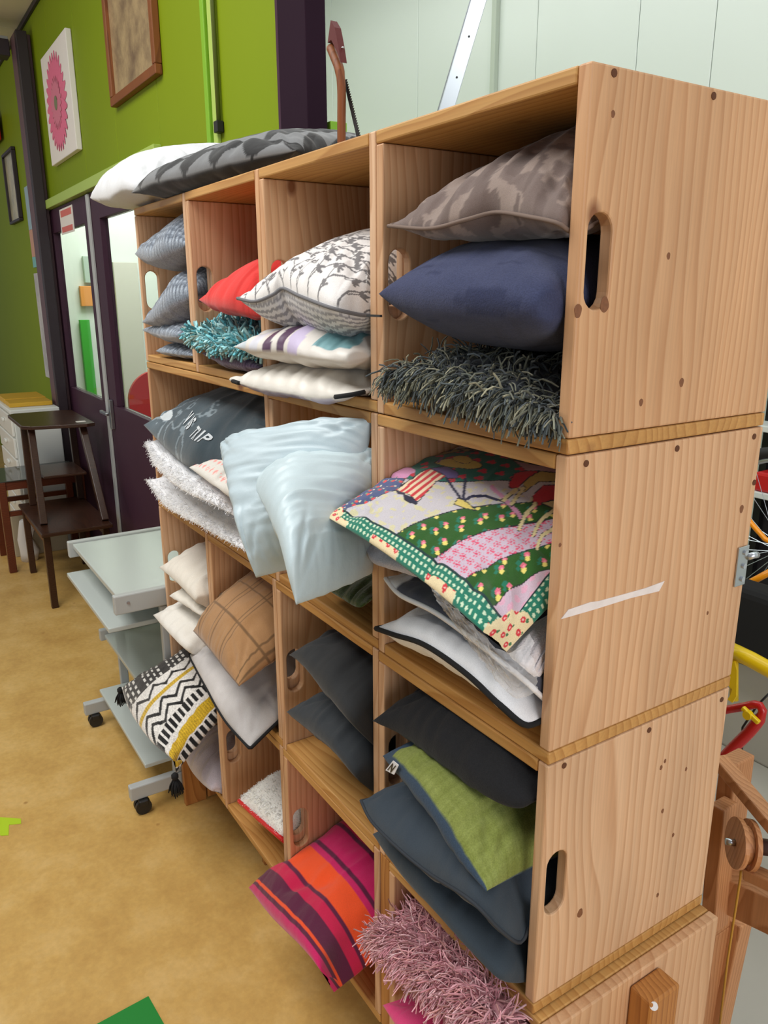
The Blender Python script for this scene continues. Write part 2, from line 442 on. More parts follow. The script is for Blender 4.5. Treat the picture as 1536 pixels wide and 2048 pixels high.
# corner post and roof beam of the shop
structure(box('trim_6', (-5.0, GY - 0.09, 0.0), (-4.86, GY - 0.001, 3.09), M['post_purple'], None, 0.004))
structure(box('trim_7', (-4.859, GY - 0.09, 0.0), (-4.80, GY - 0.03, 3.09), M['dark_purple'], None, 0.003))
structure(box('trim_8', (-5.10, -2.5, 2.99), (-4.98, GY - 0.1, 3.08), M['dark_purple'], None, 0.004))
structure(box('trim_9', (-5.08, -2.5, 3.081), (-5.0, GY - 0.1, 3.10), M['grey_metal'], None, 0.002))
structure(box('trim_10', (-7.6, GY - 0.018, 3.165), (-1.56, GY - 0.001, 3.19), M['dark_purple'], None, 0.003))
ce = bpy.data.objects.new('ceiling', None); COL.objects.link(ce); ce['kind'] = 'structure'
for i in range(6):
    for j in range(4):
        x0 = -7.6 + i * 0.61; y0 = GY - 0.01 - (j + 1) * 0.61
        box('tile', (x0 + 0.004, y0 + 0.004, 3.192), (x0 + 0.606, y0 + 0.606, 3.22), M['ceiling'], ce, 0.004, 1)

# ------------------------------------------------------------------ double door
dr = bpy.data.objects.new('door_1', None); COL.objects.link(dr); dr['kind'] = 'structure'
fr = []
box('frame', (DX0, GY - 0.03, DZ1 - 0.05), (DX1, GY + 0.06, DZ1), M['pale_green_trim'], dr, 0.003)
box('frame', (DX0, GY - 0.03, 0.0), (DX0 + 0.05, GY + 0.06, DZ1 - 0.051), M['green_trim'], dr, 0.003)
box('frame', (DX1 - 0.05, GY - 0.03, 0.0), (DX1, GY + 0.06, DZ1 - 0.051), M['green_trim'], dr, 0.003)
def door_leaf(x0, x1, gx0, gx1):
    z0, z1, gz0, gz1 = 0.01, DZ1 - 0.055, 1.03, 1.98
    y0, y1 = GY + 0.0, GY + 0.045
    lf = box('leaf', (x0, y0, z0), (x1, y1, gz0), M['purple'], dr, 0.002)
    box('stile', (x0, y0, gz0 + .0005), (gx0, y1, z1), M['purple'], lf, 0.002)
    box('stile', (gx1, y0, gz0 + .0005), (x1, y1, z1), M['purple'], lf, 0.002)
    box('top_rail', (gx0 + .0005, y0, gz1), (gx1 - .0005, y1, z1), M['purple'], lf, 0.002)
    box('pane', (gx0 + .001, y0 + 0.026, gz0 + .001), (gx1 - .001, y0 + 0.032, gz1 - .001), M['glass'], lf)
    return lf
l1 = door_leaf(DX0 + 0.055, -3.83, -4.82, -3.98)
l2 = door_leaf(-3.82, DX1 - 0.055, -3.66, -2.8)
box('cover_strip', (-3.865, GY - 0.012, 0.02), (-3.815, GY - 0.001, DZ1 - 0.06), M['grey_metal'], dr, 0.002)
hb = bar('door_handle', (-3.72, GY - 0.04, 0.985), (-3.86, GY - 0.04, 0.985), 0.018, 0.018, M['steel'], dr, None, 0.004)
box('handle_plate', (-3.775, GY - 0.02, 0.90), (-3.735, GY - 0.001, 1.06), M['steel'], dr, 0.002)
for z in (1.90, 1.04): box('hinge', (DX0 + 0.035, GY - 0.045, z - 0.06), (DX0 + 0.075, GY - 0.0305, z + 0.06), M['dark_purple'], dr, 0.002)
# hall behind the door
structure(box('wall_left', (-7.06, GY + 0.09, 0.0), (-7.0, 2.39, 3.4), M['white_wall'], None, 0.003))
def hall_board(name, label, u0, v0, u1, v1, x, col, cat='board'):
    a = PXx(u0, v0, x); b = PXx(u1, v1, x)
    z1 = max(a.z, b.z); z0 = 0.0 if v1 > 760 else min(a.z, b.z)
    o = box(name, (x - .05, max(min(a.y, b.y), GY + .1), z0), (x, max(a.y, b.y), z1), simple(name + '_paint', col, 0.6), None, 0.004)
    return tag(o, label, cat)
hall_board('notice_board', 'grey green board on the hall wall seen through the left door pane', 166, 512, 222, 566, -6.94, (172, 190, 178))
hall_board('orange_board', 'orange board on the hall wall seen through the left door pane', 160, 572, 222, 612, -6.94, (226, 150, 70))
hall_board('green_panel', 'green panel standing in the hall seen through the left door pane', 160, 640, 196, 800, -6.93, (60, 170, 50), 'panel')
hall_board('grey_panel', 'pale grey panel in the hall seen through the right door pane', 226, 524, 300, 830, -6.92, (206, 204, 194), 'panel')

# ================================================================== CRATES
TH = 0.018
PITCH = 0.401
Z0 = 0.228
DEPTH = 0.38
def slotted_panel_mesh(wz, dy, slots, name):
    """board in the y-z plane, x from 0 to TH, with stadium slots [(yc, zc, half_w, half_h)]"""
    bm = bmesh.new()
    loops = [[(0, 0), (dy, 0), (dy, wz), (0, wz)]]
    for yc, zc, hw, hh in slots:
        lp = []
        for k in range(10): a = math.pi * k / 9; lp.append((yc + hw * math.cos(a), zc + hh - hw + hw * math.sin(a)))
        for k in range(10): a = math.pi + math.pi * k / 9; lp.append((yc + hw * math.cos(a), zc - hh + hw + hw * math.sin(a)))
        loops.append(lp)
    es = []; allv = []
    for lp in loops:
        v = [bm.verts.new((0, a, b)) for a, b in lp]; allv.append(v)
        for i in range(len(v)): es.append(bm.edges.new((v[i], v[(i + 1) % len(v)])))
    bmesh.ops.triangle_fill(bm, use_beauty=True, edges=es)
    r = bmesh.ops.extrude_face_region(bm, geom=bm.faces[:])
    nv = [g for g in r['geom'] if isinstance(g, bmesh.types.BMVert)]
    for v in nv: v.co.x += TH
    bmesh.ops.recalc_face_normals(bm, faces=bm.faces[:])
    bm.edges.ensure_lookup_table()
    sharp = [e for e in bm.edges if len(e.link_faces) == 2 and e.calc_face_angle() > 0.9]
    bmesh.ops.bevel(bm, geom=sharp, offset=0.0025, segments=2, affect='EDGES', profile=0.5)
    me = bpy.data.meshes.new(name); bm.to_mesh(me); bm.free()
    return me
def board_mesh(dx, dy, dz, name, bev=0.0025):
    bm = bmesh.new(); add_box(bm, (0, 0, 0), (dx, dy, dz), bev); me = bpy.data.meshes.new(name); bm.to_mesh(me); bm.free(); return me
SLOT = [(0.029, 0.19, 0.0185, 0.05)]
_cache = {}
def crate(x0, z0, wx, wz, label, plain_right=False, slots=SLOT):
    """pinwheel box: top covers the left side, right side covers the top, bottom covers the right side, left side covers the bottom"""
    g = 0.0008
    r = thing('wooden_crate', label, 'crate', (x0, 0, z0), 0, 'pine crates of the cushion shelf')
    key = (round(wx, 4), round(wz, 4), len(slots))
    if key not in _cache:
        _cache[key] = (slotted_panel_mesh(wz - TH - g, DEPTH, slots, 'side_panel'),
                       board_mesh(wx - TH - g, DEPTH, TH, 'board'),
                       board_mesh(wx - 2 * TH - 2 * g, 0.006, wz - 2 * TH - 2 * g, 'back_panel', 0.0))
        for m_, k_ in zip(_cache[key], ('pine_side', 'pine_flat', 'pine_back')): m_.materials.append(M[k_])
    sp, bd, bk = _cache[key]
    def part(nm, me, loc):
        o = bpy.data.objects.new(nm, me); COL.objects.link(o); o.parent = r; o.location = loc; return o
    part('side_panel', sp, (0, 0, 0))
    if plain_right:
        sp = slotted_panel_mesh(wz - TH - g, DEPTH, [], 'side_panel'); sp.materials.append(M['pine_side'])
    rp = part('side_panel', sp, (wx - TH, 0, TH + g))
    part('top_board', bd, (0, 0, wz - TH))
    part('bottom_board', bd, (TH + g, 0, 0))
    part('back_panel', bk, (TH + g, DEPTH - 0.008, TH + g))
    return r, rp
def cx(c): return -PITCH * (c - 1) - 0.4
rows = {0: 0.0, 1: Z0 + 1.2, 2: Z0 + 0.8, 3: Z0 + 0.4, 4: Z0}
CR = {}
names = {(1, 1): 'pine crate at top right holding a brown and a navy cushion',
         (1, 2): 'pine crate in the top row holding the leaf print cushion',
         (1, 3): 'pine crate in the top row holding a coral red cushion',
         (1, 4): 'pine crate at the far left of the top row with grey knit cushions',
         (2, 1): 'pine crate with a strip of white tape on its outer side',
         (2, 2): 'pine crate in second row holding two pale blue satin cushions',
         (3, 1): 'pine crate in third row holding black, green and slate cushions',
         (3, 2): 'pine crate in third row holding two charcoal velvet cushions',
         (3, 3): 'pine crate in third row holding a tan quilted cushion',
         (3, 4): 'pine crate at far left of third row holding cream cushions',
         (4, 1): 'bottom right pine crate holding pink shaggy cushion',
         (4, 2): 'bottom row pine crate holding the magenta and orange striped cushion',
         (4, 3): 'bottom row pine crate holding the white fleece cushion with red edge',
         (4, 4): 'bottom left pine crate holding a lilac plush cushion'}
H = 0.3985
for (r_, c_), lb in names.items():
    if (r_, c_) == (4, 1): continue
    CR[(r_, c_)] = crate(cx(c_), rows[r_], 0.4, H, lb, plain_right=(r_, c_) == (2, 1))
CR[(4, 1)] = crate(-0.368, rows[4], 0.4, H, names[(4, 1)])
box('filler_post', (-0.032, 0.002, 0.0), (-0.0015, 0.36, H - 0.001), M['pine_stand'], CR[(4, 1)][0], 0.003)
CR[(2, 34)] = crate(cx(4), rows[2], 0.4 + PITCH, H, 'double width pine crate in second row holding grey text cushion and white fluffy cushions')
# screw plugs on the outer sides of the three right hand crates
def plugs(cr, pts, x=0.0):
    for u, v in pts:
        p = PXx(u, v, x)
        bm = bmesh.new(); add_cyl(bm, (x + 0.0002, p.y, p.z), (1, 0, 0), 0.0042, 0.0012, 12)
        o = bm_obj('screw_plug', bm, M['hole'], cr[1])
        o.matrix_parent_inverse = cr[1].matrix_world.inverted()
bpy.context.view_layer.update()
plugs(CR[(1, 1)], [(1228, 146), (1427, 192)])
plugs(CR[(2, 1)], [(1172, 927), (1354, 897), (1508, 873), (1508, 965)])
plugs(CR[(3, 1)], [(1128, 1531), (1298, 1460), (1443, 1399)])
def knots(cr, pts):
    mk_ = simple('knot_wood', (132, 82, 48), .6, noise=.6, nscale=300)
    for u, v, r in pts:
        p = PXx(u, v, 0.0); bm = bmesh.new()
        add_prism(bm, [(p.y + r * math.cos(a) * (1 + .12 * math.sin(3 * a + u)), p.z + r * 1.35 * math.sin(a)) for a in np.linspace(0, 2 * math.pi, 18, endpoint=False)], 'x', -.0004, .0002)
        o = bm_obj('knot', bm, mk_, cr[1]); o.matrix_parent_inverse = cr[1].matrix_world.inverted()
knots(CR[(1, 1)], [(1363, 765, .0042), (1282, 805, .0034), (1337, 512, .003), (1156, 622, .0055), (1209, 609, .0065), (1226, 228, .0028)])
knots(CR[(2, 1)], [(1483, 1018, .0045), (1415, 1226, .0022), (1120, 1090, .002)])
knots(CR[(3, 1)], [(1160, 1826, .0055), (1325, 1622, .003), (1346, 1670, .0028), (1322, 1535, .003), (1330, 1522, .0026), (1372, 1538, .0026), (1315, 1790, .003)])
# white tape on crate B and toggle latch at its back edge
ta = bmesh.new()
tp = [PXx(u, v, 0.0) for u, v in ((1121, 1238), (1136, 1219), (1180, 1204), (1196, 1202), (1240, 1190), (1290, 1176), (1328, 1162), (1317, 1182), (1260, 1196), (1190, 1218))]
add_prism(ta, [(p.y, p.z) for p in tp], 'x', 0.0001, 0.0009)
tag(bm_obj('tape_strip', ta, M['tape']), 'torn strip of white tape stuck slanting on the crate side', 'tape')
lt = thing('toggle_latch', 'small zinc latch plate screwed to the rear edge of the taped crate', 'latch', (0, 0.37, 1.225))
pl = box('latch_plate', (0.0005, -0.016, -0.03), (0.003, 0.009, 0.03), M['steel'], lt, 0.0008)
for z in (-0.02, 0.0, 0.02):
    bm = bmesh.new(); add_cyl(bm, (0.004, 0.0, z), (1, 0, 0), 0.004, 0.003, 12); bm_obj('screw', bm, M['alu'], pl)
bm = bmesh.new(); add_tube(bm, [(0.003, 0.008, 0.012), (0.006, 0.018, 0.014), (0.004, 0.028, 0.012)], 0.005, 10); bm_obj('latch_hook', bm, M['alu'], lt, True)

# low stand under the crates
st = thing('wooden_stand', 'low wooden stand of legs carrying the crate shelf', 'stand', (-0.8, 0.19, 0))
st.location = (0, 0, 0)
for x in (-1.592, -1.2, -0.8, -0.42, -0.06):
    for y0, y1 in ((0.0, 0.07), (0.29, 0.36)):
        if x > -1.5 and y0 < 0.1: y0, y1 = 0.10, 0.17
        box('leg', (x, y0, 0.0), (x + 0.02, y1, 0.205), M['pine_stand'], st, 0.002)
for y in (0.135, 0.325):
    bar('rail', (-1.594, y, 0.2165), (0.035, y, 0.2165), 0.02, 0.05, M['pine_stand'], st, (0, 1, 0))
bar('cross_rail', (-1.582, 0.075, 0.03), (-1.582, 0.289, 0.03), 0.016, 0.05, M['pine_stand'], st, (0, 0, 1))
bk = thing('wooden_post', 'short pine post fixed against the side of the bottom right crate', 'post', (0.05, 0.19, 0))
bk.location = (0, 0, 0)
box('post', (0.0328, 0.166, 0.0), (0.072, 0.232, 0.612), M['pine_stand'], bk, 0.004)
bm = bmesh.new(); add_cyl(bm, (0.0715, 0.172, 0.607), (1, -1, 0.8), 0.006, 0.004, 10); bm_obj('paper_scrap', bm, M['white_cloth'], bk)

# ================================================================== CUSHIONS
def col_attr(me, rgb):
    c = np.ones((len(me.vertices), 4), dtype=np.float32)
    c[:, :3] = lin(np.clip(rgb, 0, 255))
    a = me.attributes.new('Col', 'FLOAT_COLOR', 'POINT'); a.data.foreach_set('color', c.ravel())
def flat(rgb): return lambda s, t: np.tile(np.array(rgb, float), (len(s), 1))
def vary(rgb, amt=10, f=6): 
    def g(s, t):
        n = (fbm(s * f, t * f) - .5) * 2 * amt
        return np.array(rgb, float)[None] + n[:, None]
    return g
_seed = [0]
class Cush: pass
def cushion(name, label='', F=None, up=0.05, dn=0.04, xin=None, Yb=0.33, dz=(0, 0), B=None, n=90, nt_=None, pat=None, patb=None, mat='cotton',
            wr=0.004, wf=(5, 3), pipe=None, fade=6.0, m=0.5, pinch=0.02, pk=.0035, pkf=11, crease=.006, tilt=(0, 0), group='cushions on the crate shelf', flip=False, cat='cushion', pw=3.0, folds=(), crate=None):
    nt_ = nt_ or n
    def sv_(k): l = np.linspace(0, 1, k); return 0.45 * l + 0.55 * (0.5 - 0.5 * np.cos(np.pi * l))
    s = sv_(n); t = sv_(nt_)
    def res(P): q_ = catmull(P, 160); u_ = np.linspace(0, 1, 160); return np.stack([np.interp(s, u_, q_[:, k]) for k in range(3)], 1)
    if crate:                                        # keep the seam left of the right hand side board
        lim = (9 if crate[0] == 0 else 0) + cx(crate[1]) + .4 - TH - .004 + (.032 if crate == (4, 1, 1) else 0)
        F = [tuple(CAM_POS + (Vector(p_) - CAM_POS) * ((lim - CAM_POS.x) / (p_[0] - CAM_POS.x))) if p_[0] > lim else p_ for p_ in F]
    Fp = res(F)
    a, b = Fp[0], Fp[-1]
    if B is None:
        x0, x1 = xin
        B = [(x0 + 0.02, Yb, a[2] + dz[0]), (x1 - 0.02, Yb, b[2] + dz[1])]
    Bp = res(B)
    Fb = a[None] * (1 - s)[:, None] + b[None] * s[:, None]
    dF = Fp - Fb
    base = Fb[:, None] * (1 - t)[None, :, None] + Bp[:, None] * t[None, :, None]
    base = base + dF[:, None] * np.exp(-t * fade)[None, :, None] * (1 - t)[None, :, None]
    cen = base.mean(axis=(0, 1))
    su = b - a; sv = Bp.mean(0) - Fp.mean(0)
    N = np.cross(su, sv); N /= np.linalg.norm(N)
    if (N[2] < 0) != flip: N = -N
    sx = su / np.linalg.norm(su)
    pin = pinch * np.sin(np.pi * t)[None, :, None] * (1 - 2 * s)[:, None, None]
    base = base + pin * sx[None, None]
    p = lambda x: np.clip(1 - np.abs(2 * x - 1) ** pw, 0, 1) ** m
    pr = p(s)[:, None] * p(t)[None]
    tl = 1 + tilt[0] * (2 * s[:, None] - 1) + tilt[1] * (2 * t[None] - 1)
    _seed[0] += 1; k = _seed[0] * 3.7
    S, T = np.meshgrid(s, t, indexing='ij')
    wn = (fbm(S * wf[0] + k, T * wf[1] + k, 3) - 0.5) * 2 * wr
    rid = -np.abs(fbm(S * wf[0] * 1.7 + k, T * wf[1] * 0.8 + 2 * k, 2) - 0.5) * wr * 3
    fo = np.zeros_like(S)
    for (s0, t0, s1, t1, wd, dp) in folds:
        dx, dy = s1 - s0, t1 - t0; L2 = dx * dx + dy * dy
        q = np.clip(((S - s0) * dx + (T - t0) * dy) / L2, 0, 1)
        dd = np.hypot(S - s0 - q * dx, T - t0 - q * dy)
        fo += dp * np.exp(-(dd / wd) ** 2) * np.sin(np.pi * np.clip(q, 0.02, 0.98)) ** 0.3
    edge = np.clip(pr * 3, 0, 1)
    eb = np.minimum(np.minimum(S, 1 - S), np.minimum(T, 1 - T))
    along = np.where(np.minimum(S, 1 - S) < np.minimum(T, 1 - T), T + 3.1, S)
    pkn = (1 - 2 * np.abs(fbm(along * pkf + k, eb * 2.5 + k, 2) - .5) * 3.2)
    wn = wn - pk * np.clip(pkn, -1, 1) * np.exp(-((eb - .05) / .12) ** 2)
    for (c0_, c1_) in ((0, 0), (1, 0), (0, 1), (1, 1)):
        dx, dy = np.abs(S - c0_), np.abs(T - c1_); rr_ = np.hypot(dx, dy)
        for an in (.55, 1.0):
            off = dx * math.sin(an) - dy * math.cos(an)
            wn = wn - crease * np.exp(-(off / .022) ** 2) * np.exp(-((rr_ - .16) / .13) ** 2)
    top = base + N[None, None] * (up * pr * tl + (wn + rid + wr * .6 + fo) * edge)[..., None]
    bot = base - N[None, None] * (dn * pr + wn * 0.7 * edge)[..., None]
    if crate:
        rw, c0, c1 = crate
        xl, xr = cx(c1) + TH + .003, cx(c0) + .4 - TH - .003
        if crate == (4, 1, 1): xl, xr = xl + .032, xr + .032
        zl, zh = rows[rw] + TH + .002, rows[rw] + H - TH - .003
        if rw == 0: zl, zh = rows[1] + H + .002, 9.0; xl = -9
        for A in (top, bot, base):
            ov = np.maximum(0, -A[..., 1] - .002) * 3.0                 # only what sticks out in front may leave the box
            if rw: A[..., 0] = np.clip(A[..., 0], xl - ov, xr)
            if rw == 0: ov = ov + np.maximum(0, -1.604 - A[..., 0]) * 3
            A[..., 2] = np.clip(A[..., 2], zl - ov, zh + ov)
            A[..., 1] = np.minimum(A[..., 1], DEPTH - .012)
    vt = top.reshape(-1, 3); nv = n * nt_
    idx = np.arange(nv).reshape(n, nt_)
    inner = np.zeros((n, nt_), bool); inner[1:-1, 1:-1] = True
    bidx = idx.copy(); bidx[inner] = nv + np.arange(inner.sum())
    verts = np.vstack([vt, bot[inner]])
    def quads(I, rev):
        q = np.stack([I[:-1, :-1], I[1:, :-1], I[1:, 1:], I[:-1, 1:]], -1).reshape(-1, 4)
        return q[:, ::-1] if rev else q
    nz = np.cross(su, sv).dot(N) < 0
    fq = np.vstack([quads(idx, nz), quads(bidx, not nz)])
    me = bpy.data.meshes.new(name)
    me.vertices.add(len(verts)); me.vertices.foreach_set('co', verts.astype(np.float32).ravel())
    me.loops.add(fq.size); me.loops.foreach_set('vertex_index', fq.astype(np.int32).ravel())
    me.polygons.add(len(fq)); me.polygons.foreach_set('loop_start', np.arange(0, fq.size, 4, dtype=np.int32))
    me.update(calc_edges=True); me.validate()
    me.polygons.foreach_set('use_smooth', np.ones(len(me.polygons), bool))
    pat = pat or flat((200, 200, 200)); patb = patb or pat
    ca = pat(S.ravel(), T.ravel()); cb = patb(S[inner], T[inner])
    col_attr(me, np.vstack([ca, cb]))
    r = Cush()
    r.top, r.bot, r.N, r.S, r.T, r.base, r.sv, r.tv = top, bot, N, S, T, base, s, t
    pass
    r.loop = np.concatenate([base[:, 0], base[-1, 1:], base[::-1, -1][1:], base[0, ::-1][1:-1]])
    if pipe is None:
        o = mesh_obj(name, me, M[mat]); tag(o, label, cat, group); r.root = o; r.cover = o
    else:
        rt = thing(name, label, cat, (0, 0, 0), 0, group)
        o = mesh_obj('cover', me, M[mat], rt); r.root = rt; r.cover = o
        if pipe != 'none':
            L = r.loop
            keep = [0]
            for i in range(1, len(L)):
                if np.linalg.norm(L[i] - L[keep[-1]]) > 0.006: keep.append(i)
            L = L[keep]
            tube('piping', [tuple(q) for q in L], pipe[1], pipe[0], rt, 6, True)
    return r
def at_uv(c, s, t, top=True):
    A = c.top if top else c.bot
    i = float(np.interp(s, c.sv, np.arange(len(c.sv)))); j = float(np.interp(t, c.tv, np.arange(len(c.tv))))
    i0, j0 = int(min(i, A.shape[0] - 2)), int(min(j, A.shape[1] - 2)); fi, fj = i - i0, j - j0
    return (A[i0, j0] * (1 - fi) + A[i0 + 1, j0] * fi) * (1 - fj) + (A[i0, j0 + 1] * (1 - fi) + A[i0 + 1, j0 + 1] * fi) * fj
def strands(c, name, count, length, rad, cols, parent, trange=(0, 1), srange=(0, 1), front=0.35, droop=1.2, spread=0.9, seg=4, seed=3, taper=0.6, tpow=1.0, bottom=0.0):
    rn = np.random.RandomState(seed)
    V = []; Fq = []; C = []
    A = c.top; N = c.N
    for k in range(count):
        edge = rn.rand() < front
        s = srange[0] + rn.rand() * (srange[1] - srange[0])
        t = trange[0] + (trange[1] - trange[0]) * rn.rand() ** tpow
        under = False
        if edge: t = rn.rand() * 0.03; under = rn.rand() < bottom
        p = at_uv(c, s, t, not under)
        e = 0.02
        ds = at_uv(c, min(s + e, 1), t, not under) - at_uv(c, max(s - e, 0), t, not under); dt = at_uv(c, s, min(t + e, 1), not under) - at_uv(c, s, max(t - e, 0), not under)
        nn = np.cross(ds, dt); l = np.linalg.norm(nn); nn = nn / l if l > 1e-9 else N
        if nn.dot(N) < 0: nn = -nn
        if under: nn = -nn
        if edge:
            out = -dt / (np.linalg.norm(dt) + 1e-9)
            nn = nn * 0.5 + out * 0.9
        d = nn + rn.normal(0, spread, 3) * 0.6; d /= np.linalg.norm(d)
        ln = length * (0.6 + 0.7 * rn.rand()); r0 = rad * (0.7 + 0.6 * rn.rand())
        pts = [p - nn * 0.002]; q = p.copy(); dd = d.copy()
        for i in range(seg):
            dd = dd + np.array([0, 0, -droop / seg]) + rn.normal(0, 0.22, 3); dd /= np.linalg.norm(dd)
            q = q + dd * ln / seg
            pts.append(q.copy())
        x = np.cross(dd, [0.3, 0.5, 0.8]); x /= np.linalg.norm(x) + 1e-9; y = np.cross(dd, x)
        b0 = len(V); cc = np.array(cols[rn.randint(len(cols))], float) * (0.85 + 0.3 * rn.rand())
        for i, q in enumerate(pts):
            rr = r0 * (1 - (1 - taper) * i / seg)
            for a in (0, 2.094, 4.189):
                V.append(q + (x * math.cos(a) + y * math.sin(a)) * rr); C.append(cc)
        for i in range(seg):
            for a in range(3):
                Fq.append((b0 + 3 * i + a, b0 + 3 * i + (a + 1) % 3, b0 + 3 * i + 3 + (a + 1) % 3, b0 + 3 * i + 3 + a))
    me = bpy.data.meshes.new(name)
    me.from_pydata([tuple(v) for v in V], [], Fq)
    me.polygons.foreach_set('use_smooth', np.ones(len(me.polygons), bool))
    col_attr(me, np.array(C))
    o = mesh_obj(name, me, M['strand'], parent); o['kind'] = 'stuff'
    return o
def Y_(pts):                                       # image pixel coordinates of a seam -> points in space, each at its own depth
    return [tuple(PY(u, v, y)) for u, v, y in pts]
X1, X2, X3, X4 = (-0.38, -0.020), (-0.781, -0.421), (-1.182, -0.822), (-1.583, -1.223)

# ---- patterns (flat print only)
def P_camo(s, t):
    d = fbm(s * 9 + 3 * fbm(s * 5, t * 5), t * 14, 3); d2 = fbm(s * 22 + 9, t * 9 + 4, 2)
    a = np.where((d > 0.52)[:, None], np.array([118, 103, 98.]), np.array([146, 130, 122.]))
    return np.where((d2 > 0.66)[:, None], np.array([108, 93, 88.]), a)
def P_navy(s, t):
    l = vnoise(s * 3, t * 160); return np.array([62, 68, 98.])[None] - np.where(l > 0.88, 14, 0)[:, None] + ((vnoise(s * 6, t * 60) - .5) * 8)[:, None]
def seg_dist(s, t, x0, y0, x1, y1):
    dx, dy = x1 - x0, y1 - y0; q = np.clip(((s - x0) * dx + (t - y0) * dy) / (dx * dx + dy * dy + 1e-12), 0, 1)
    return np.hypot(s - x0 - q * dx, t - y0 - q * dy)
def P_branch(s, t):
    rn = random.Random(5); ink = np.zeros(len(s), bool); t = np.asarray(t) ** .66
    def line(x, y, x2, y2, wd):
        bb = (np.abs(s - x) < 0.1) & (np.abs(t - y) < 0.1)
        ink[bb] |= seg_dist(s[bb], t[bb], x, y, x2, y2) < wd
    def leaf(x, y, a):
        cx_, cy_ = x + math.cos(a) * 0.016, y + math.sin(a) * 0.016
        bb = (np.abs(s - cx_) < 0.03) & (np.abs(t - cy_) < 0.03); dx, dy = s[bb] - cx_, t[bb] - cy_; c_, s_ = math.cos(a), math.sin(a)
        ink[bb] |= ((dx * c_ + dy * s_) / 0.018) ** 2 + ((-dx * s_ + dy * c_) / 0.0075) ** 2 < 1
    for k in range(11):
        x, y, a = -0.02 + k * 0.098, -0.02 + .03 * (k % 2), 1.15; side = 1; ph = k * .3
        for i in range(44):
            a = 1.15 + 0.95 * math.sin(y * 11 + ph); x2, y2 = x + math.cos(a) * 0.026, y + math.sin(a) * 0.026
            line(x, y, x2, y2, 0.0046)
            if i % 3 == 1:
                side = -side; b = a + side * 0.85; ln = rn.uniform(.03, .065); px, py = x2, y2
                for q in range(3):
                    b -= side * .12; nx_, ny_ = px + math.cos(b) * ln / 3, py + math.sin(b) * ln / 3; line(px, py, nx_, ny_, 0.0032); px, py = nx_, ny_
                for da in (-.75, 0, .75): leaf(px, py, b + da)
            x, y = x2, y2
            if y > 1.02: break
    return np.where(ink[:, None], np.array([122, 120, 122.]), np.array([234, 232, 231.]))
def P_chev(s, t):
    ph = np.sqrt(t) * 34 + 0.5 * np.abs(((s * 30) % 1) - .5) * 2 + (fbm(s * 6, t * 4) - .5) * 2
    return np.where((np.sin(ph * 2 * np.pi * 0.5) > 0.1)[:, None], np.array([150, 150, 156.]), np.array([214, 214, 216.]))
def P_watercol(s, t):
    c = np.tile(np.array([222, 218, 212.]), (len(s), 1)); q = s + 0.12 * t
    for a, b, col in ((.04, .12, (205, 215, 222)), (.16, .24, (214, 216, 226)), (.28, .33, (92, 66, 92)), (.37, .43, (88, 62, 90)), (.46, .56, (196, 184, 214))):
        c[(q > a) & (q < b)] = col
    k = (q > .66) & (q < .9) & (t > .02) & (t < .6)
    n = fbm(s * 20, t * 20); c[k] = np.array([120, 165, 172.]) + (n[k] - .5)[:, None] * 110
    c[t > .62] = (206, 196, 210)
    return c
def P_dusty(s, t):
    c = np.tile(np.array([226, 222, 214.]), (len(s), 1)); return c
def P_dustyb(s, t):
    n = fbm(s * 5, t * 7); c = np.tile(np.array([222, 216, 210.]), (len(s), 1)); k = n > .5; c[k] = np.array([196, 186, 200.]); c[n > .62] = (150, 140, 158); return c
def P_knit(s, t):
    a = (s * 22) % 1; b = (t * 30 + .5 * np.abs(a - .5) * 2) % 1
    h = np.sin(a * np.pi) * np.sin(b * np.pi)
    return np.array([84, 94, 108.])[None] + h[:, None] * np.array([92, 94, 94.])[None]
def P_purpleknit(s, t):
    h = np.abs(np.sin(s * 2 * np.pi * 14 + 2 * np.abs(((t * 12) % 1) - .5))); return np.array([52, 38, 62.])[None] + (h * 46)[:, None] * np.array([1, .75, 1.05])[None]
def P_geo(s, t):
    u_, v_ = s * 5.6 + .35, np.sqrt(t) * 3.4
    i, j = np.floor(u_), np.floor(v_); fx, fy = u_ - i, v_ - j
    k = (np.abs(fx - .5) * 2.1 + fy < .95)
    c = np.where(k[:, None], np.array([112, 114, 116.]), np.array([28, 29, 31.]))
    k2 = (np.abs(fx - .5) * 2.1 + fy > 1.35) & (j >= 1); c[k2] = (52, 54, 56)
    return c
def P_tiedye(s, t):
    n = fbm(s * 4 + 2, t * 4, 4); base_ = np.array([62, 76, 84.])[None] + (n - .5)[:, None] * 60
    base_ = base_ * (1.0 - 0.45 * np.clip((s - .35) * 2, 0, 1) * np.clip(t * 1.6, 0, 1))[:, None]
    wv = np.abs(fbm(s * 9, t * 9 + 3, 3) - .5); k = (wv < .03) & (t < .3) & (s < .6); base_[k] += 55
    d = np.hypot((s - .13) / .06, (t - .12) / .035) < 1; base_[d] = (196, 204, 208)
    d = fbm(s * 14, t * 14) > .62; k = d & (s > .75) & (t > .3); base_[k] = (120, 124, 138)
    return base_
def P_pinkdots(s, t):
    c = np.tile(np.array([222, 218, 210.]), (len(s), 1)); a, b = s * 16, t * 20
    i = np.floor(b); fx = ((a + .5 * (i % 2)) % 1) - .5; fy = (b % 1) - .5
    k = (np.abs(fx) + np.abs(fy) * 1.2 < .34) & (vnoise(s * 90, t * 90) > .3); c[k] = (240, 158, 150); return c
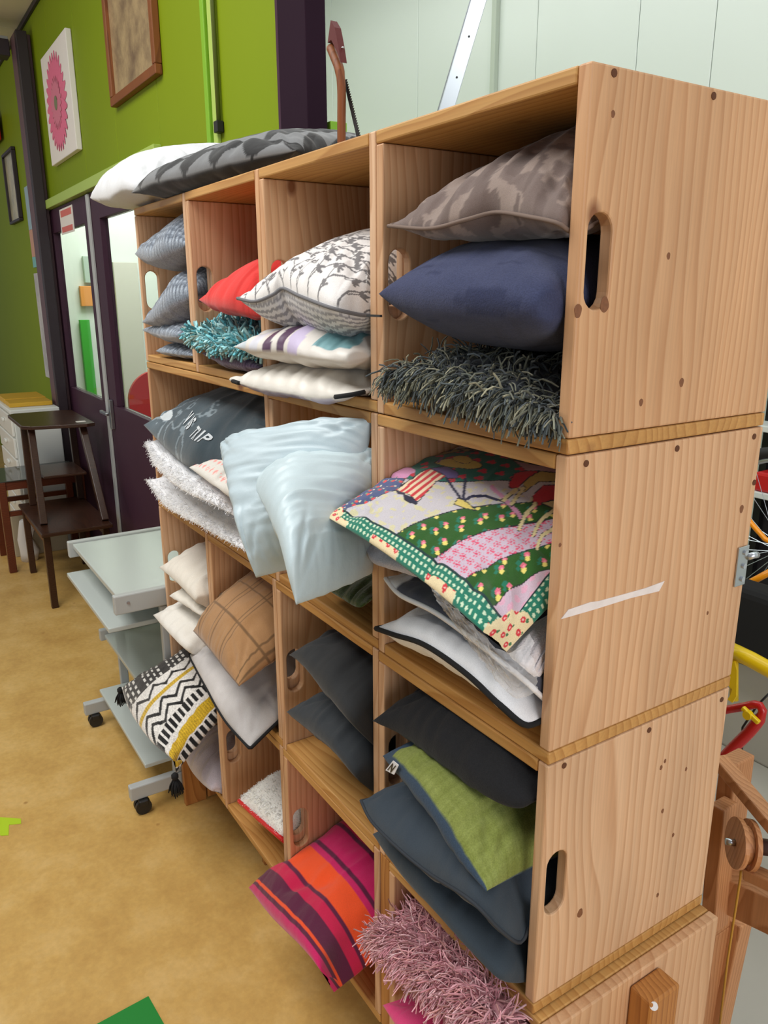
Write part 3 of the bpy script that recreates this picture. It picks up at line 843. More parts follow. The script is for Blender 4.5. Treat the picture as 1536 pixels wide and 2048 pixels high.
def P_patch(s, t):
    s = np.asarray(s, float); t = np.asarray(t, float)
    # artwork in image pixels: fixed projective map of (s, t) fitted to camera view
    w_ = -0.4831 * s + 0.15368 * t + 1
    U = (-118.88291 * s + 401.44686 * t + 667.23092) / w_; V = (-365.00455 * s + -58.45646 * t + 1024.85263) / w_
    X = (U - 640) * 2.8444; Y = (V - 850) * 2.8444
    c = np.tile(np.array([200, 196, 202.]), (len(s), 1))
    dark = np.array([44, 40, 54.])
    ln = np.zeros(len(s), bool)
    def curve(pts):
        xs_, ys_ = zip(*pts); co = np.polyfit(xs_, ys_, 3 if len(pts) > 3 else 2); return np.polyval(co, X)
    def outl(m_, y_): return m_ & (np.abs(Y - y_) < 3.2)
    def inpoly(pts):
        ins = np.zeros(len(s), bool); n = len(pts)
        for i in range(n):
            x0, y0 = pts[i]; x1, y1 = pts[(i + 1) % n]
            if y0 == y1: continue
            ins ^= ((y0 > Y) != (y1 > Y)) & (X < (x1 - x0) * (Y - y0) / (y1 - y0) + x0)
        return ins
    def edge(pts, w_=3.0, closed=True):
        m_ = np.zeros(len(s), bool); n = len(pts)
        for i in range(n if closed else n - 1): m_ |= seg_dist(X, Y, *pts[i], *pts[(i + 1) % n]) < w_
        return m_
    def fill(pts, col, line=True):
        c[inpoly(pts)] = col
        if line: c[edge(pts, 2.2)] = dark
    def stroke(pts, w_, col): c[edge(pts, w_, False)] = col
    def ell(x, y, a, b, rot, col, line=True):
        dx, dy = X - x, Y - y; cr, sr = math.cos(rot), math.sin(rot); q = ((dx * cr + dy * sr) / a) ** 2 + ((-dx * sr + dy * cr) / b) ** 2
        c[q < 1] = col
        if line: c[(q >= 1) & (q < 1.14)] = dark
    def sprig(k, sp, spots, seed):
        # scattered motif laid out on the cloth itself (s, t)
        gx, gy = s * sp, t * sp; i_, j_ = np.floor(gx), np.floor(gy)
        jx = .5 + .22 * np.sin(i_ * 12.9 + j_ * 4.1 + seed); jy = .5 + .22 * np.sin(i_ * 3.3 + j_ * 9.7 + seed)
        for ox, oy, col, rr in spots:
            c[k & (np.hypot(gx - i_ - jx - ox, gy - j_ - jy - oy) < rr)] = col
    roses = ((-.26, .02, (40, 122, 96), .17), (-.1, -.22, (40, 122, 96), .12), (.0, .12, (232, 116, 140), .16), (.06, .08, (246, 160, 170), .08), (.18, -.06, (238, 222, 122), .15))
    b1 = curve([(880, 1045), (1100, 900), (1300, 820)]); b2 = curve([(690, 890), (1000, 770), (1305, 690)])
    b3 = curve([(530, 765), (800, 650), (1100, 590), (1320, 555)]); b4 = curve([(360, 640), (600, 545), (900, 490), (1150, 465), (1325, 460)])
    top = curve([(480, 420), (710, 350), (900, 345), (1050, 350), (1330, 360)])
    k = Y > b1; c[k] = (206, 184, 200); a = (((s * 26) % 1) - .5) ** 2 + (((t * 26) % 1) - .5) ** 2; c[k & (a < .09)] = (224, 172, 194)
    k = (Y <= b1) & (Y > b2); c[k] = (44, 92, 34); sprig(k, 17, roses, 2)
    k = (Y <= b2) & (Y > b3); c[k] = (206, 188, 206)
    ca, cb = (s * 28) % 1 - .5, (t * 28) % 1 - .5; rr = np.hypot(ca, cb); an = np.arctan2(cb, ca)
    c[k & (rr < .40) & (rr > .20) & (np.sin(an * 6) > -.2)] = (226, 98, 128); c[k & (rr < .12)] = (214, 70, 110)
    k = (Y <= b3) & (Y > b4); c[k] = (44, 92, 34); sprig(k, 17, roses, 5)
    k = (Y <= b4); c[k & (fbm(s * 50, t * 50, 2) > .62)] = (212, 206, 168)
    for b_ in (b1, b2, b3, b4): ln |= np.abs(Y - b_) < 2.6
    c[ln] = dark
    # far hills
    fb = inpoly([(380, 300), (760, 110), (1400, 160), (1400, 300), (1140, 290)]); c[fb] = (150, 132, 70); c[fb & (fbm(s * 46, t * 46, 2) > .56)] = (56, 50, 34)
    pk2 = inpoly([(1080, 225), (1400, 300), (1400, 330), (1140, 290)]); c[pk2] = (186, 150, 160)
    hill = [(440, 300), (540, 215), (660, 170), (800, 150), (960, 165), (1070, 220), (1140, 290), (1050, 345), (900, 345), (720, 350), (560, 345)]
    fill(hill, (28, 108, 94)); k = inpoly(hill); sprig(k, 15, ((0, .14, (200, 46, 66), .15), (.15, -.07, (200, 46, 66), .15), (-.15, -.07, (200, 46, 66), .15)), 9)
    # blue rose meadow on the left
    bl = [(80, 505), (200, 400), (330, 310), (470, 260), (515, 310), (450, 390), (300, 430), (190, 470), (110, 520)]
    fill(bl, (82, 92, 132)); sprig(inpoly(bl), 22, ((0, 0, (222, 84, 84), .20), (.3, .2, (226, 220, 196), .12), (-.3, .1, (130, 168, 128), .12)), 4)
    for x, y, r_ in ((470, 265, 34), (505, 250, 36), (535, 270, 32), (505, 285, 34)): ell(x, y, r_, r_ * .8, 0, (216, 152, 192), False)
    # walking figure and plough
    fill([(440, 395), (480, 395), (478, 428), (445, 418)], (38, 38, 64)); fill([(470, 430), (540, 455), (528, 478), (472, 458)], (38, 38, 64))
    dr_ = [(600, 280), (640, 265), (705, 318), (650, 350), (540, 462), (500, 432), (440, 390)]
    fill(dr_, (234, 214, 180)); k = inpoly(dr_); nrm_ = (X * .61 + Y * .79); c[k & (((nrm_ / 27) % 1) < .5)] = (206, 54, 62)
    fill([(640, 262), (720, 255), (775, 300), (765, 328), (715, 330), (690, 300)], (104, 88, 144))
    for p_ in ([(708, 330), (775, 465)], [(805, 335), (778, 465)], [(775, 465), (830, 438), (905, 432), (1030, 468)]): stroke(p_, 7.5, (38, 40, 70))
    fill([(728, 480), (752, 447), (800, 468), (852, 515), (780, 502)], (226, 206, 112))
    ell(790, 240, 112, 31, .16, (198, 178, 82)); ell(812, 215, 46, 27, .2, (206, 186, 88)); stroke([(690, 222), (720, 190)], 5, (120, 84, 140))
    stroke([(945, 382), (1040, 470), (1128, 550)], 12, (214, 152, 186))
    fill([(1120, 320), (1200, 290), (1400, 300), (1400, 345), (1210, 352), (1130, 410)], (196, 172, 92)); fill([(1040, 360), (1075, 305), (1130, 288), (1215, 292), (1150, 330), (1090, 386), (1045, 384)], (200, 46, 54))
    for p_ in ([(1125, 385), (1085, 440), (1060, 478)], [(1085, 392), (1040, 425), (1012, 455)]): stroke(p_, 13, dark); stroke(p_, 10.5, (226, 212, 156))
    fill([(1185, 430), (1240, 372), (1400, 362), (1400, 430), (1300, 450), (1222, 490), (1188, 480)], (196, 44, 58)); fill([(1240, 470), (1400, 430), (1400, 560), (1330, 500)], (218, 204, 150))
    for p_ in ([(1205, 475), (1150, 535), (1122, 606)], [(1330, 505), (1245, 570), (1222, 636)], [(1360, 590), (1275, 645), (1260, 700)]): stroke(p_, 14, dark); stroke(p_, 11.5, (232, 218, 164))
    # polka dot border with rose corner patches
    bd = np.minimum(t * .95, 1 - s); ed = bd < .058; c[ed] = (40, 124, 102); a = ((s * 48) % 1 - .5) ** 2 + ((t * 48) % 1 - .5) ** 2; c[ed & (a < .075)] = (206, 226, 196)
    c[np.abs(bd - .058) < .0035] = (30, 60, 60)
    ro = ((t < .022) & (((s * 3.4 + .05) % 1) < .5)) | (np.hypot(1 - s, t) < .125) | (np.hypot(s, t) < .085); c[ro] = (234, 216, 174)
    sprig(ro, 25, ((0, 0, (214, 58, 70), .24), (0, 0, (240, 190, 180), .08), (.32, .25, (70, 124, 84), .15)), 8)
    return c
def P_stripe(s, t):
    c = np.tile(np.array([196, 30, 92.]), (len(s), 1)); wob = 0
    q = np.asarray(t) ** .62
    mg, pl, og, rm, dk = (200, 32, 98), (92, 26, 60), (240, 84, 36), (198, 26, 74), (80, 24, 50)
    bands = ((0, .10, mg), (.10, .14, pl), (.14, .17, og), (.17, .29, pl), (.29, .36, rm), (.36, .39, pl), (.39, .53, og), (.53, .56, mg), (.56, .585, pl), (.585, .70, mg), (.70, .72, pl), (.72, .76, rm), (.76, .92, dk), (.92, 1.1, mg))
    for a, b, col in bands: c[(q >= a) & (q < b)] = col
    return c
def P_quilt(s, t):
    c = np.array([166, 126, 86.])[None] + ((fbm(s * 9, t * 9) - .5) * 14)[:, None]
    k = (np.minimum((s * 4.2) % 1, 1 - (s * 4.2) % 1) < .022) | (np.minimum((t * 4.2) % 1, 1 - (t * 4.2) % 1) < .022) | (np.abs((s * 4.2) % 1 - .16) < .018)
    c[k] *= .72; return c
def P_tribal(s, t):
    c = np.tile(np.array([228, 225, 220.]), (len(s), 1)); K_ = np.array([24, 24, 26.]); Yl = np.array([214, 176, 44.])
    zz = lambda f, a, o: a * np.abs(((t * f + o) % 1) * 2 - 1)
    bk = s < .38; c[bk] = K_
    a = (t * 22) % 1; row = np.floor(t * 22); b = (s * 13 + row * .34) % 1
    c[bk & (a < .4) & (b < .6) & ((row % 5) < 4)] = (222, 220, 214)
    for b0, o in ((.405, 0), (.60, .0), (.69, .0)):
        d = s - b0 - zz(5.5, .085, o); c[(d > 0) & (d < .034)] = K_
    y1 = (s > .535) & (s < .58); c[y1] = Yl * (1 - .14 * (((t[y1] * 50) % 1) < .4))[:, None]
    k = (s > .80) & (s < .875) & (((t * 20) % 1) < .6); c[k] = K_
    y2 = (s > .905) & (s < .97); c[y2] = Yl * (1 - .14 * (((t[y2] * 50) % 1) < .4))[:, None]
    k = (s > .975) & (((t * 18) % 1) < .6); c[k] = K_
    return c
def P_green(s, t):
    c = np.tile(np.array([130, 140, 72.]), (len(s), 1)); c = c + ((vnoise(s * 120, t * 6) + vnoise(s * 6, t * 120) - 1) * 16)[:, None]
    k = (s < .12 + .12 * t) | (t < .006); c[k] = (58, 76, 96); return c
def P_white(s, t): return np.array([238, 239, 243.])[None] + ((fbm(s * 5, t * 5) - .5) * 8)[:, None]
def P_red(s, t): return np.array([222, 58, 54.])[None] - (np.clip(np.sin(s * 2 * np.pi * 60), 0, 1) * 14)[:, None]

M_pipe_brown = simple('piping_brown', (120, 102, 92), 0.8); M_pipe_grey = simple('piping_grey', (110, 110, 114), 0.8); M_pipe_slate = simple('piping_slate', (44, 50, 58), 0.8)

# ---- crate (1,1)
c = cushion('cushion', crate=(1, 1, 1), label= 'mushroom brown leaf damask cushion with piping, topmost in the top right crate',
            F=Y_([(777, 452, -.03), (860, 457, -.03), (930, 440, -.02), (992, 425, .0), (1060, 434, -.01), (1120, 448, -.01), (1150, 470, .0)]),
            up=.075, dn=.035, xin=X1, dz=(.10, .10), n=110, pat=P_camo, mat='cotton', pipe=(M_pipe_brown, .0028), wr=.007, tilt=(.35, .1), m=.6, fade=9.0)
c = cushion('cushion', crate=(1, 1, 1), label= 'plain navy blue cushion above a shaggy grey one in the top right crate',
            F=Y_([(757, 588, -.05), (860, 597, -.055), (970, 606, -.05), (1070, 614, -.04), (1140, 622, -.01)]),
            up=.075, dn=.07, xin=X1, dz=(.02, .02), pat=P_navy, wr=.002, n=90, mat='linen', m=.5, pk=.001, crease=.002)
c = cushion('cushion', crate=(1, 1, 1), label= 'grey green shaggy string pile cushion at the bottom of the top right crate',
            F=Y_([(778, 752, -.02), (870, 775, -.02), (1000, 812, -.02), (1118, 842, .0)]), up=.045, dn=.035, xin=X1, dz=(.0, .0),
            pat=flat((70, 74, 82)), wr=.003, pipe='none')
strands(c, 'shaggy_pile', 2900, .035, .0018, [(92, 98, 92), (120, 122, 106), (70, 78, 80), (150, 148, 126), (84, 92, 96)], c.root, front=.45, tpow=1.8, droop=1.7)
# ---- crate (1,2)
c = cushion('cushion', crate=(1, 2, 2), label= 'white cushion printed with grey leafy twigs and a striped grey underside',
            F=Y_([(475, 597, -.05), (510, 603, -.05), (545, 590, -.04), (566, 577, -.03), (600, 592, -.05), (660, 615, -.06), (712, 628, -.05), (748, 632, -.02)]),
            up=.10, dn=.085, xin=X2, dz=(.07, .07), n=240, nt_=240, pat=P_branch, patb=P_chev, pipe=(M_pipe_grey, .0032), wr=.005, tilt=(.25, .1), fade=8)
bar('zip_pull', tuple(PY(735, 631, -.06)), tuple(PY(762, 632, -.06)), .004, .003, M['black'], c.root)
c = cushion('cushion', crate=(1, 2, 2), label= 'white cushion with plum, lilac and teal watercolour blocks',
            F=Y_([(467, 694, -.05), (520, 698, -.05), (560, 699, -.04), (620, 712, -.05), (690, 720, -.05), (745, 712, -.02)]),
            up=.05, dn=.045, xin=X2, dz=(.03, .03), n=110, pat=P_watercol, patb=flat((208, 200, 190)), mat='satin', wr=.005)
c = cushion('cushion', crate=(1, 2, 2), label= 'cream cushion with small black corner trims at the base of its crate',
            F=Y_([(450, 757, -.04), (500, 772, -.045), (570, 785, -.04), (640, 795, -.04), (700, 790, -.03), (747, 780, -.01)]),
            up=.045, dn=.035, xin=X2, dz=(.015, .015), n=110, pat=P_dusty, patb=P_dustyb, wr=.006, pipe='none', mat='satin')
for (s0, s1) in ((.09, .16), (.86, .97)):
    tube('corner_trim', [tuple(at_uv(c, s, 0.0) + np.array([0, -.001, 0])) for s in np.linspace(s0, s1, 8)], .0042, M['black_cloth'], c.root, 6)
# ---- crate (1,3)
c = cushion('cushion', crate=(1, 3, 3), label= 'coral red ribbed cushion beside the twig print cushion',
            F=Y_([(397, 600, -.03), (430, 610, -.03), (470, 618, -.02), (525, 632, -.01)]), up=.09, dn=.04, xin=X3, dz=(.06, .08), pat=P_red, n=80, tilt=(.3, .15))
c = cushion('cushion', crate=(1, 3, 3), label= 'turquoise shaggy cushion with ruffled pile under the coral red cushion',
            F=Y_([(378, 668, -.02), (420, 690, -.02), (470, 698, -.02), (530, 705, -.01)]), up=.045, dn=.02, xin=X3, dz=(.0, .0), pat=flat((120, 186, 196)), pipe='none')
strands(c, 'ruffle_pile', 1500, .026, .0042, [(120, 190, 200), (150, 208, 214), (92, 166, 178), (170, 214, 216), (150, 170, 160)], c.root, front=.5, tpow=2.0, droop=.5, seg=3, seed=5)
c = cushion('cushion', crate=(1, 3, 3), label= 'dark purple chunky knit cushion at the base of its crate',
            F=Y_([(402, 706, -.02), (440, 722, -.02), (480, 730, -.015), (520, 736, -.01)]), up=.03, dn=.03, xin=X3, pat=P_purpleknit, n=90, mat='knit')
# ---- crate (1,4)
c = cushion('cushion', crate=(1, 4, 4), label= 'grey knit cushion with smooth back, topmost of the grey stack at far left',
            F=Y_([(269, 508, -.03), (300, 512, -.03), (330, 500, -.02), (372, 490, .0)]), up=.075, dn=.065, xin=X4, dz=(.05, .08), pat=P_knit, patb=vary((134, 136, 148)), mat='knit', n=80, wr=.006, tilt=(.3, .1))
c = cushion('cushion', crate=(1, 4, 4), label= 'folded grey knit cushion, second from top of the grey stack at far left',
            F=Y_([(284, 645, -.03), (310, 630, -.03), (340, 605, -.02), (384, 590, .0)]), up=.085, dn=.05, xin=X4, dz=(.02, .02), pat=P_knit, patb=vary((134, 136, 148)), mat='knit', n=80, wr=.007, tilt=(.3, .1))
c = cushion('cushion', crate=(1, 4, 4), label= 'grey knit cushion with pale underside, third down of the grey stack at far left',
            F=Y_([(284, 660, -.02), (320, 668, -.02), (350, 672, -.02), (388, 672, .0)]), up=.04, dn=.035, xin=X4, pat=P_knit, patb=vary((160, 162, 172)), mat='knit', n=70)
c = cushion('cushion', crate=(1, 4, 4), label= 'flat grey knit cushion at the bottom of the grey stack at far left',
            F=Y_([(310, 702, -.01), (340, 706, -.01), (388, 712, .0)]), up=.03, dn=.02, xin=(-1.54, -1.223), pat=P_knit, patb=vary((150, 152, 162)), mat='knit', n=70)
# ---- on top of crates (1,3)/(1,4)
c = cushion('cushion', 'white cotton cushion lying on top of the shelf, hanging over its left end',
            [tuple(PY(180, 396, -.05)), tuple(PY(215, 392, -.06)), tuple(PY(245, 377, -.06)), tuple(PY(275, 380, -.04)), tuple(PY(310, 372, .01))], up=.105, dn=.05, B=[(-1.80, .34, 1.90), (-1.36, .34, 1.90)], pat=flat((206, 208, 211)), n=110, wr=.006, crate=(0, 4, 5), fade=9)
c = cushion('cushion', 'charcoal cushion with grey triangles lying on top of the shelf',
            [tuple(PY(262, 386, -.05)), tuple(PY(300, 366, -.045)), tuple(PY(360, 352, -.02)), tuple(PY(450, 327, .02)), tuple(PY(540, 309, .07)), tuple(PY(592, 301, .10))], up=.07, dn=.05, crate=(0, 2, 5),
            B=[(-1.30, .36, 1.895), (-.87, .365, 1.885)], pat=P_geo, patb=flat((26, 27, 29)), n=170, wr=.004)
# ---- double crate, second row
XD = (-1.583, -.83)
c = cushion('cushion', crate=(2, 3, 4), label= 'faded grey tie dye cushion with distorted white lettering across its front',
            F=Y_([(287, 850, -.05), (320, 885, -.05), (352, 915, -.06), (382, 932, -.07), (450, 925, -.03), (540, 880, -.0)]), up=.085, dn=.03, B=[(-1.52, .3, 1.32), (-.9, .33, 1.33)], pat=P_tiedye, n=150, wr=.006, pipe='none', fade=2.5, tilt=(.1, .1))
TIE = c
c = cushion('cushion', crate=(2, 3, 4), label= 'white cushion with coral pink dotted print behind the pale blue satin',
            F=Y_([(378, 935, -.08), (420, 965, -.085), (470, 1000, -.085), (540, 1040, -.04)]), up=.075, dn=.015, B=[(-1.28, .3, 1.22), (-.85, .3, 1.25)], pat=P_pinkdots, n=130, wr=.003, tilt=(.0, .2))
c = cushion('cushion', crate=(2, 3, 4), label= 'white fluffy cushion with rounded end, upper one in the double width crate',
            F=Y_([(291, 885, -.05), (310, 930, -.06), (360, 975, -.08), (420, 1005, -.09), (500, 1050, -.07)]), up=.06, dn=.03, B=[(-1.54, .3, 1.16), (-.85, .32, 1.14)], pat=P_white, mat='plush', n=80, wr=.01, pipe='none')
strands(c, 'fur', 3600, .009, .0006, [(252, 252, 254), (246, 248, 252)], c.root, front=.35, tpow=2.2, droop=.5, seg=2, seed=8)
c = cushion('cushion', crate=(2, 3, 4), label= 'white fluffy cushion at the bottom of the double width crate',
            F=Y_([(293, 960, -.045), (330, 1010, -.05), (400, 1050, -.06), (480, 1095, -.06), (530, 1110, -.02)]), up=.04, dn=.022, B=[(-1.54, .3, 1.07), (-.85, .32, 1.07)], pat=P_white, mat='plush', n=80, wr=.01, pipe='none')
strands(c, 'fur', 3600, .009, .0006, [(252, 252, 254), (246, 248, 252)], c.root, front=.4, tpow=2.2, droop=.6, seg=2, seed=9)
# ---- crate (2,2): two satin cushions standing on edge
c = cushion('cushion', label= 'pale blue satin cushion leaning at the back left, partly behind the other satin cushion',
            F=Y_([(441, 886, -.09), (458, 950, -.13), (478, 1040, -.16), (497, 1110, -.17), (512, 1156, -.165)]), up=.075, dn=.03,
            B=[tuple(PXx(748, 838, -.425)), tuple(PXx(690, 1100, -.46))], pk=.003, pkf=8, pat=flat((190, 208, 216)), mat='satin', n=90, wr=.004, wf=(9, 2), fade=5, pinch=.0, m=.5)
c = cushion('cushion', label= 'pale blue satin cushion in front, its lower corner hanging over the crate edge',
            F=Y_([(505, 964, -.13), (530, 1010, -.17), (556, 1070, -.20), (574, 1140, -.215), (592, 1210, -.21)]), up=.07, dn=.03,
            B=[tuple(PXx(751, 896, -.424)), tuple(PXx(751, 1142, -.424))], pk=.003, pkf=8, tilt=(0, -.35), pat=flat((198, 216, 222)), mat='satin', n=90, wr=.004, wf=(9, 2), fade=5, pinch=.0, m=.5)
c = cushion('cushion', crate=(2, 2, 2), label= 'olive green crocheted seat pad with mustard edge lying under the satin cushions',
            F=Y_([(640, 1170, .0), (680, 1195, -.01), (720, 1215, -.02), (750, 1190, .0)]), up=.02, dn=.006, xin=X2, pat=lambda s, t: np.where((t > .5)[:, None], np.array([206, 190, 150.]), np.where((t > .42)[:, None], np.array([190, 150, 40.]), np.array([58, 78, 24.]))), mat='knit', n=60)
# ---- crate (2,1)
c = cushion('cushion', crate=(2, 1, 1), label= 'colourful printed cushion with ploughing scene and flowered fields in clear wrap',
            F=Y_([(652, 1033, -.115), (740, 1085, -.11), (860, 1172, -.10), (960, 1258, -.10), (1013, 1304, -.09)]), up=.045, dn=.03,
            B=[tuple(PY(880, 888, .20)), (-.032, .30, 1.385)], pat=P_patch, patb=flat((60, 110, 96)), n=250, nt_=250, wr=.003, pipe='none', pinch=.006, m=.6)
PATCH = c
c = cushion('cushion', crate=(2, 1, 1), label= 'lilac white plush cushion folded under the printed cushion',
            F=Y_([(730, 1095, -.02), (745, 1125, -.03), (790, 1140, -.03), (900, 1170, -.01), (1000, 1200, .0)]), up=.03, dn=.02, B=[(-.37, .3, 1.27), (-.05, .3, 1.27)], pat=vary((206, 202, 216)), mat='plush', n=60)
c = cushion('cushion', crate=(2, 1, 1), label= 'dark grey cushion with white piping seen through clear wrap',
            F=Y_([(771, 1158, -.02), (800, 1190, -.03), (870, 1225, -.035), (960, 1290, -.035), (1060, 1370, -.02), (1090, 1400, -.0)]), up=.045, dn=.03, B=[(-.37, .3, 1.18), (-.04, .3, 1.18)],
            pat=lambda s, t: np.where((s < .10)[:, None], np.array([214, 214, 216.]), np.array([74, 76, 88.])), pipe=(M['white_cloth'], .0038), n=60)
c = cushion('cushion', crate=(2, 1, 1), label= 'white cushion with black piping and embroidered lashes at the base of its crate',
            F=Y_([(752, 1257, -.03), (790, 1270, -.04), (850, 1290, -.045), (930, 1345, -.045), (1000, 1410, -.045), (1050, 1450, -.045), (1085, 1440, -.02)]), up=.055, dn=.04, B=[(-.37, .3, 1.09), (-.04, .3, 1.09)],
            pat=P_white, pipe=(M['black_cloth'], .0042), n=80, wr=.005, mat='velvet')
for k in range(9):
    s = .50 + .022 * k; p0 = at_uv(c, s, .24); p1 = at_uv(c, s + .012, .13 + .03 * abs(k - 4) / 4)
    tube('lash', [tuple(p0 + [0, 0, .002]), tuple((p0 + p1) / 2 + [0, 0, .003]), tuple(p1 + [0, 0, .002])], [.0022, .002, .0008], M['black_cloth'], c.root, 5)
c = cushion('cushion', crate=(2, 1, 1), label= 'white fleecy cushion corner hanging at the right of the wrapped cushions',
            F=Y_([(1000, 1290, -.02), (1040, 1330, -.03), (1075, 1355, -.03), (1092, 1330, -.01)]), up=.03, dn=.02, B=[(-.16, .28, 1.2), (-.03, .28, 1.2)], pat=vary((222, 216, 220)), mat='plush', n=60)
# ---- crate (3,1)
c = cushion('cushion', crate=(3, 1, 1), label= 'plain black cushion, topmost in the lower right crate',
            F=Y_([(745, 1442, -.04), (800, 1462, -.03), (880, 1520, -.035), (960, 1580, -.035), (1030, 1612, -.02), (1072, 1600, -.0)]), up=.075, dn=.045, xin=X1, dz=(.02, .02), pat=flat((34, 35, 38)), n=70, mat='linen', wr=.004)
c = cushion('cushion', crate=(3, 1, 1), label= 'olive green cushion with blue end panels and a white tag',
            F=Y_([(765, 1512, -.04), (800, 1545, -.06), (860, 1620, -.075), (920, 1715, -.08), (972, 1783, -.075)]), up=.075, dn=.045, B=[(-.34, .3, .86), (-.025, .26, .80)], pat=P_green, patb=flat((58, 76, 96)), n=110, mat='linen', wr=.003, pipe='none')
tg = [PY(u, v, -.055) for u, v in ((785, 1523), (797, 1544), (790, 1548), (771, 1535))]
GREEN = c
c = cushion('cushion', crate=(3, 1, 1), label= 'dark slate quilted cushion, upper of the two under the green one',
            F=Y_([(722, 1602, -.06), (745, 1645, -.07), (800, 1700, -.075), (860, 1748, -.07), (940, 1800, -.08), (1000, 1860, -.085), (1040, 1885, -.08), (1060, 1850, -.05)]), up=.085, dn=.04, B=[(-.36, .3, .74), (-.03, .3, .73)], pat=vary((58, 68, 78), 6), n=80, mat='velvet', pipe=(M_pipe_slate, .003), wr=.006)
c = cushion('cushion', crate=(3, 1, 1), label= 'dark slate cushion lying on the crate bottom, lower of the pair',
            F=Y_([(745, 1668, -.03), (790, 1730, -.05), (860, 1810, -.055), (940, 1900, -.055), (1000, 1958, -.05), (1055, 1965, -.03)]), up=.07, dn=.035, B=[(-.36, .3, .67), (-.03, .3, .67)], pat=vary((56, 66, 75), 6), n=80, mat='velvet', wr=.006)
# ---- crate (4,1)
c = cushion('cushion', crate=(4, 1, 1), label= 'pale pink long pile shaggy cushion in the bottom right crate',
            F=Y_([(752, 1870, -.02), (810, 1930, -.04), (900, 2010, -.05), (1000, 2090, -.05), (1060, 2150, -.01)]), up=.10, dn=.05, B=[(-.30, .3, .50), (.0, .3, .48)], pat=flat((206, 150, 160)), n=60, pipe='none')
strands(c, 'shaggy_pile', 5200, .042, .0017, [(226, 168, 178), (206, 146, 156), (236, 190, 196), (214, 160, 160), (196, 134, 146)], c.root, front=.4, tpow=1.7, droop=.8, seed=12)
c = cushion('cushion', crate=(4, 1, 1), label= 'hot pink cushion under the pale pink shaggy cushion',
            F=Y_([(765, 2010, -.03), (800, 2060, -.05), (850, 2100, -.05), (960, 2180, -.04)]), up=.03, dn=.02, B=[(-.28, .3, .33), (.0, .3, .33)], pat=flat((226, 70, 130)), n=60)
# ---- crate (3,2)
c = cushion('cushion', crate=(3, 2, 2), label= 'charcoal velvet cushion, upper of two in its crate',
            F=Y_([(578, 1310, -.03), (600, 1322, -.03), (650, 1380, -.04), (700, 1440, -.04), (757, 1500, -.02)]), up=.085, dn=.045, xin=X2, dz=(.03, .05), pat=flat((50, 52, 54)), n=70, mat='velvet', wr=.005)
c = cushion('cushion', crate=(3, 2, 2), label= 'charcoal velvet cushion, lower of two in its crate',
            F=Y_([(573, 1424, -.03), (610, 1450, -.03), (660, 1490, -.04), (710, 1550, -.04), (757, 1590, -.02)]), up=.075, dn=.045, xin=X2, dz=(.01, .02), pat=flat((52, 56, 60)), n=70, mat='velvet', wr=.005)
# ---- crate (4,2)
c = cushion('cushion', crate=(4, 2, 2), label= 'magenta cushion with orange and plum stripes sticking out of the bottom row',
            F=Y_([(497, 1775, -.06), (540, 1830, -.09), (600, 1890, -.11), (640, 1940, -.12), (668, 1985, -.12)]), up=.085, dn=.045, B=[(-.765, .28, .40), (-.44, .28, .38)], pat=P_stripe, crease=0, pk=.001, n=150, wr=.006, m=.6, folds=((.3, .05, .62, .3, .05, -.012),))
# ---- crate (3,3)
c = cushion('cushion', crate=(3, 3, 3), label= 'tan brown cushion with stitched check lines',
            F=Y_([(386, 1262, -.06), (420, 1300, -.08), (450, 1340, -.085), (478, 1373, -.09)]), up=.085, dn=.045, B=[(-1.15, .2, .95), (-.83, .24, .93)], pat=P_quilt, n=130, wr=.004, m=.6)
c = cushion('cushion', crate=(3, 3, 3), label= 'grey white velvet cushion with black edge hanging out below the tan one',
            F=Y_([(378, 1310, -.05), (410, 1370, -.07), (450, 1440, -.08), (500, 1498, -.085)]), up=.06, dn=.03, B=[(-1.15, .25, .80), (-.83, .25, .78)], pat=lambda s, t: np.array([180, 176, 174.])[None] + ((fbm(s * 4, t * 4) - .5) * 70)[:, None], patb=flat((24, 24, 26)), n=80, mat='velvet', wr=.007, pipe=(M['black_cloth'], .0042))
# ---- crate (4,3)
c = cushion('cushion', crate=(4, 3, 3), label= 'white fleece cushion with red edge in the bottom row',
            F=Y_([(478, 1602, -.01), (520, 1640, -.015), (560, 1675, -.02), (600, 1712, -.01)]), up=.12, dn=.012, B=[(-1.15, .3, .27), (-.83, .3, .27)], pat=flat((244, 242, 234)), mat='plush', n=70, pipe=(M['red'], .006), m=.45)
strands(c, 'fur', 3600, .006, .0007, [(250, 248, 242), (244, 242, 236)], c.root, front=.2, tpow=1.6, droop=.3, seg=2, seed=14)
# ---- crate (3,4)
c = cushion('cushion', crate=(3, 4, 4), label= 'cream cushion, topmost of three in the far left crate',
            F=Y_([(318, 1135, -.03), (350, 1160, -.03), (390, 1200, -.035), (424, 1222, -.02)]), up=.07, dn=.04, xin=X4, dz=(.06, .06), pat=vary((222, 216, 204), 6), n=60, wr=.006)
c = cushion('cushion', crate=(3, 4, 4), label= 'thin cream cushion, middle of three in the far left crate',
            F=Y_([(338, 1192, -.03), (370, 1210, -.03), (400, 1230, -.03), (428, 1240, -.02)]), up=.04, dn=.025, xin=X4, dz=(.02, .02), pat=vary((224, 219, 208), 6), n=60, wr=.005)
c = cushion('cushion', crate=(3, 4, 4), label= 'off white cushion, lowest of three, sticking out beside the tan cushion',
            F=Y_([(306, 1230, -.06), (340, 1268, -.07), (375, 1300, -.075), (432, 1330, -.03)]), up=.06, dn=.035, B=[(-1.56, .25, .72), (-1.24, .25, .72)], pat=vary((226, 222, 214), 5), n=60, wr=.006)
